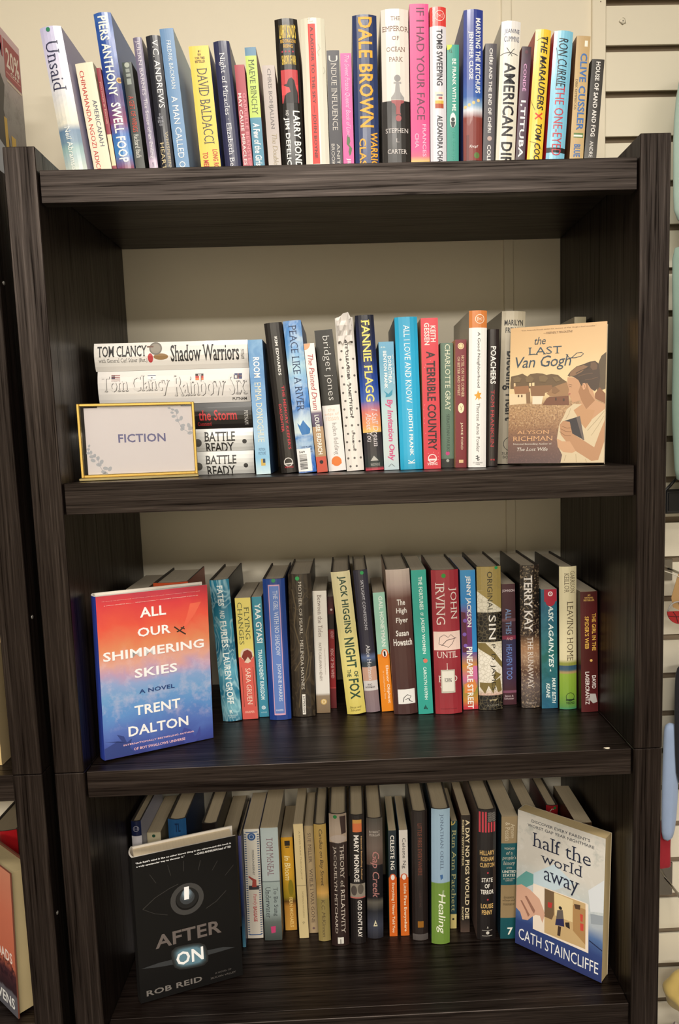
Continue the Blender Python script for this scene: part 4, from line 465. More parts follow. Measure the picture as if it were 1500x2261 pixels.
(4,'h',(0.3263,0.1785,-0.8944),-0.0045,(0.0211,0.14,0.217),[(0.0019,'a48848',0),(0.5065,'9c7c40',0),(0.5845,'c89c54',0),(0.6431,'8c7c48',0),(1.0014,'8c7c4c',0)],'18120f',[('Candles on Bay Street',0.2083,0.1037,0.0,0.0076,'34281c','ci'),('K.C. McKinnon',0.0783,0.0083,0.0,0.0063,'5a4c34','ci')],[],'mottled gold hardback with handwritten dark script',{}),
(4,'h',(0.3541,0.1653,-0.8942),0.0131,(0.0297,0.15,0.2422),[(0.004,'8c7c6c',0),(0.1188,'9c8c7c',0),(0.2036,'a08c78',0),(0.2138,'2a1c18',1),(1.0056,'281a18',0)],'4c443c',[('THEORY of RELATIVITY',0.1861,0.0239,0.0059,0.0065,'cfc4b8','s'),('JACQUELYN MITCHARD',0.1833,0.0236,-0.0065,0.0059,'c4b8ac','s')],[('sticker','d',(-0.0045,0.2372,0.0033),'0f6c34'),('picture','e',(0.0,0.197,0.0137,0.0074),'a4968c'),('picture','p',[(0.003,0.238),(0.0134,0.238),(0.0134,0.2069),(0.0059,0.2053)],'342420'),('emblem','r',(-0.0045,0.0046,0.0059,0.0165),'d0ccc4'),('emblem','r',(0.0,0.0046,0.0012,0.0131),'2a1c18')],'black brown hardback with two columns of spaced serif capitals and green dot',{}),
(4,'h',(0.3856,0.1684,-0.8942),0.017,(0.0257,0.15,0.2364),[(0.0002,'1c1614',0),(0.529,'181414',0),(1.0049,'181414',0)],'b8947c',[('MARY MONROE',0.2003,0.1147,-0.0013,0.0087,'e4ded8','b'),('National Bestselling Author',0.1983,0.1178,0.0072,0.0031,'c8a070','b'),("GOD DON'T PLAY",0.081,0.0124,0.0031,0.0077,'dcd6d0','b')],[('picture','r',(-0.0072,0.206,0.0082,0.2282),'c4683c'),('picture','r',(-0.0072,0.2216,0.0082,0.2282),'c08c44'),('picture','r',(-0.0128,0.087,0.0128,0.1113),'8c8478'),('picture','e',(-0.0064,0.0988,0.0051,0.0093),'4c4440'),('picture','e',(0.0051,0.1013,0.0051,0.0093),'5c544c'),('picture','r',(-0.0128,0.0845,0.0128,0.087),'b0645c')],'black hardback with an orange badge and small grey portrait band',{}),
(4,'h',(0.4156,0.1792,-0.8941),0.0203,(0.0279,0.14,0.2233),[(0.0046,'48443e',0),(0.243,'6a5c54',0),(0.3555,'54443c',0),(0.3855,'18181c',1),(0.6579,'18181c',0),(0.696,'5c5850',0),(0.7723,'24262c',0),(0.8872,'3a3e4c',0),(1.0026,'24242c',0)],'1c1a1c',[('ROBERT MORGAN',0.2007,0.1908,0.0,0.0184,'c4bcb4','H2s'),('Gap Creek',0.1624,0.0772,0.0,0.0154,'b47c78','ci')],[('emblem','p',[(-0.0034,0.0235),(0.0,0.0355),(0.0039,0.0235)],'cfc8a8'),('emblem','d',(0.0006,0.0269,0.0014),'24242c')],'dark moody hardback with rosy script and a pale triangle emblem',{}),
(4,'p',(0.4477,0.1798,-0.8943),0.0132,(0.0139,0.12,0.1978),[(0.0063,'1c2830',0),(0.426,'1c2830',0),(0.4388,'cc5c1c',1),(1.0085,'c8601e',0)],'1f5040',[('CELESTE NG',0.1891,0.1254,0.0,0.007,'e8e4dc','b'),('Everything I Never Told You',0.1009,0.0078,0.0,0.0059,'f0d8bc','b')],[('emblem','e',(0.0,0.111,0.0056,0.0067),'cc5828'),('emblem','e',(0.0,0.111,0.0033,0.0051),'e8e2da')],'thin navy over orange paperback with a green cover side',{}),
(4,'p',(0.4683,0.1801,-0.8943),0.0068,(0.0149,0.12,0.1975),[(0.0059,'cfc8c0',0),(0.4352,'cfc8c0',0),(0.4438,'cc601c',1),(1.0061,'c8621e',0)],'34546c',[('Celeste Ng',0.183,0.1268,0.0,0.0074,'2c2a2c',''),('Little Fires Everywhere',0.0988,0.0082,0.0007,0.0062,'f0d8bc','b')],[('emblem','e',(0.0,0.1107,0.0059,0.0067),'cc5828'),('emblem','e',(0.0,0.1107,0.0036,0.0051),'e8e2da')],'thin white over orange paperback with a blue cover side',{}),
(4,'h',(0.4943,0.169,-0.8942),0.0131,(0.0268,0.14,0.238),[(0.0017,'221a18',0),(0.9445,'201816',0),(0.9517,'56504e',1),(1.002,'4c4644',0)],'14100e',[('LITTLE FIRES EVERYWHERE',0.2162,0.1215,0.0,0.007,'7c4434',''),('CELESTE NG',0.0938,0.0625,0.0,0.0032,'503c38','')],[('emblem','r',(-0.0048,0.0243,0.0054,0.0362),'8c5c1c')],'black brown hardback with dim rust lettering and a small amber square',{}),
(4,'h',(0.5283,0.1578,-0.8941),0.0183,(0.0317,0.15,0.2468),[(0.0066,'98b4c8',0),(0.533,'94b0c8',0),(0.5431,'6c8c3c',1),(1.0065,'688838',0)],'1c2c38',[('JONATHAN ODELL',0.2378,0.1376,0.0009,0.007,'4c5c74','s'),('THE',0.1001,0.091,0.0038,0.0032,'e4e8d8','s'),('Healing',0.0936,0.0196,0.0,0.0158,'e8ead8','ci')],[('emblem','p',[(-0.0016,0.1277),(0.0032,0.1286),(0.0038,0.1219),(0.0,0.1186)],'40689c')],'pale blue over grass green hardback with white script',{}),
(4,'p',(0.5558,0.1923,-0.8943),0.0237,(0.0109,0.12,0.2032),[(0.0029,'143c44',0),(0.8555,'143844',0),(0.864,'c8b878',1),(1.0008,'c4b474',0)],'2c342c',[('Run Ann Patchett',0.1866,0.0328,0.0,0.0076,'b4b078','s')],[('emblem','s',(-0.0054,0.2026,0.0076),'c8b060'),('emblem','d',(-0.0005,0.0181,0.002),'201c14')],'narrow dark teal paperback with yellow serif letters,partly covered',{}),
(4,'p',(0.5749,0.1812,-0.8942),0.0205,(0.0162,0.12,0.2191),[(0.0019,'28201a',0),(0.3843,'1c1814',0),(0.8899,'241e1a',0),(1.0041,'4c3c34',0)],'34100e',[('A DAY NO PIGS WOULD DIE',0.2103,0.0257,0.0032,0.0074,'e0d0ac','b'),('ROBERT NEWTON PECK',0.2105,0.1249,-0.0045,0.0036,'d0c098','b'),('KNOPF',0.0483,0.0234,-0.0045,0.0032,'d0c098','b')],[],'dark paperback with fat cream capitals beside the flag spine',{}),
(4,'h',(0.6091,0.1629,-0.8942),0.0152,(0.0325,0.15,0.2391),[(0.0017,'1e1a1a',0),(1.005,'181414',0)],'6c5850',[('HILLARY RODHAM CLINTON',0.1654,0.1346,0.0006,0.0253,'d0ac6c','H3b'),('STATE OF TERROR',0.1154,0.0852,0.0006,0.0227,'e4e0d8','H3b'),('LOUISE PENNY',0.0675,0.0473,0.0006,0.0214,'d0ac6c','H2b')],[('picture','f',(),'c4404c'),('emblem','d',(0.0016,0.1246,0.0016),'b83444'),('emblem','d',(0.0016,0.0751,0.0016),'b83444'),('emblem','d',(0.0016,0.0133,0.0029),'c8c4bc'),('emblem','r',(-0.0081,0.0176,0.0097,0.0184),'a8a49c'),('emblem','r',(-0.0081,0.0073,0.0097,0.0082),'a8a49c'),('emblem','p',[(0.0,0.0218),(0.0016,0.0261),(0.0032,0.0218)],'a8a49c')],'black hardback with red stripes and white stars of a flag at its top',{}),
(4,'p',(0.647,0.1597,-0.8941),0.0205,(0.0281,0.14,0.2255),[(0.0036,'8c7a5c',0),(0.215,'8c7a5c',0),(0.2187,'105058',1),(0.5504,'105058',0),(0.5579,'8c7858',1),(0.8191,'8c7858',0),(0.8266,'104c54',1),(1.0073,'0f4850',0)],'0c2c3c',[('Arnove',0.2122,0.1859,0.0056,0.0073,'c8bca4','s'),('& Pessin',0.2149,0.1812,-0.0034,0.0079,'c8bca4','s'),('voices',0.1704,0.1654,0.0,0.018,'c8c0b0','Hsi'),('of a',0.1621,0.1563,0.0,0.0113,'c8c0b0','Hsi'),("people's",0.1538,0.1455,0.0,0.0236,'c8c0b0','Hsi'),('history',0.1439,0.1356,0.0,0.0208,'c8c0b0','Hsi'),('of the',0.1339,0.1306,0.0,0.0096,'c8c0b0','Hsi'),('UNITED',0.1273,0.1223,0.0,0.0242,'e0dcd0','Hsb'),('STATES',0.1206,0.1156,0.0,0.0214,'e0dcd0','Hsb'),('IN THE 20TH CENTURY',0.1131,0.1072,0.0,0.0197,'c8c0b0','H2'),('documents of hope and resistance',0.0804,0.0627,0.0,0.0214,'3c3424','H3si'),('7',0.0212,0.0076,0.0028,0.0096,'e4e0d4','Hb')],[],'teal and tan banded paperback with a white numeral seven at its foot',{}),
(4,'p',(0.7028,0.24,-0.8941),0.025,(0.0248,0.12,0.1905),[(0.0092,'54401c',0)],'241c14',[],[],'brown paperback behind the pale photo cover',{}),
(4,'h',(0.7432,0.24,-0.8942),0.0222,(0.0219,0.118,0.1983),[(-0.0004,'8c1c20',0)],'4c1418',[],[('sticker','d',(0.0044,0.194,0.0026),'1c6c34'),('sticker','w',[(-0.0044,0.187),(-0.0011,0.1922),(0.0022,0.1914)],'c8b4a4',0.0011)],'red hardback with a green squiggle behind the pale photo cover',{}),
(4,'p',(0.7691,0.15,-0.8939),0.0328,(0.0286,0.13,0.2135),[(0.0002,'3c2c1c',0)],'2c2014',[],[],'wide dark brown paperback behind the pale photo cover,closest to the side panel',{}),
]
STACK=[
(0.007,0.1302,-0.0668,0.2424,0.0356,'d6d6d2',[('BATTLE',0.1677,0.2154,0.0161,0.0295,'2a2826','sb'),('READY',0.1688,0.2131,-0.0015,0.0133,'2a2826','sb')],[('emblem','d',(0.2297,0.0128,0.0035),'3a3836'),('picture','d',(0.1565,0.013,0.0062),'55534f')],'white hardback lying at the very bottom of the flat stack'),
(0.0096,0.1302,-0.0308,0.2405,0.0345,'d8d8d4',[('BATTLE',0.165,0.2125,0.0152,0.0299,'2a2826','sb'),('READY',0.1661,0.2102,-0.0016,0.0131,'2a2826','sb')],[('emblem','d',(0.2268,0.014,0.0035),'3a3836'),('picture','d',(0.1546,0.0135,0.0062),'55534f')],'white hardback lying second from the bottom of the flat stack'),
(0.0185,0.1302,0.0041,0.231,0.0393,'14110f',[('the Storm',0.1496,0.2088,0.0125,0.0284,'c23438','sb'),('Command',0.1474,0.1683,0.0048,0.0103,'c23438','s'),('PUTNAM',0.2198,0.2254,0.0049,0.0264,'dcd8d4','sr')],[],'black hardback with red serif lettering in the middle of the flat stack'),
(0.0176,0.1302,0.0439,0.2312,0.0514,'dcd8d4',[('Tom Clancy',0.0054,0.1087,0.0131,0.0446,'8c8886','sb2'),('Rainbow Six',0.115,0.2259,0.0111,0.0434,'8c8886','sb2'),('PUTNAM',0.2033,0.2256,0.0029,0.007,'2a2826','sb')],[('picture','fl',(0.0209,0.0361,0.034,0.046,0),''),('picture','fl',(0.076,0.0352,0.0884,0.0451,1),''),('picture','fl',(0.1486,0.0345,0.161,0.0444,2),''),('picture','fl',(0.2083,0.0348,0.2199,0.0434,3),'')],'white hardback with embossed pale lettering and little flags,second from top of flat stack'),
(0.0152,0.1302,0.0956,0.233,0.042,'dcd8d2',[('TOM CLANCY',0.0053,0.0799,0.0207,0.0376,'1e1c1c','sb'),('with General Carl Stiner (Ret.)',0.0063,0.0797,0.0111,0.0186,'2a2826','s'),('Shadow Warriors',0.1156,0.2197,0.0117,0.0368,'1e1c1c','sb'),('PUTNAM',0.2223,0.2272,0.0128,0.0278,'2a2826','sr')],[('picture','d',(0.0933,0.0322,0.0076),'8c8478'),('picture','e',(0.0848,0.0181,0.0041,0.0069),'b02c30'),('picture','e',(0.1007,0.0197,0.0111,0.0048),'8a6a3c'),('picture','o',(0.0933,0.0322,0.0097,0.0021),'6c665c'),('picture','r',(0.0803,0.0339,0.0901,0.0363),'6a4a3c')],'white hardback with heavy black lettering lying on top of the flat stack'),
]
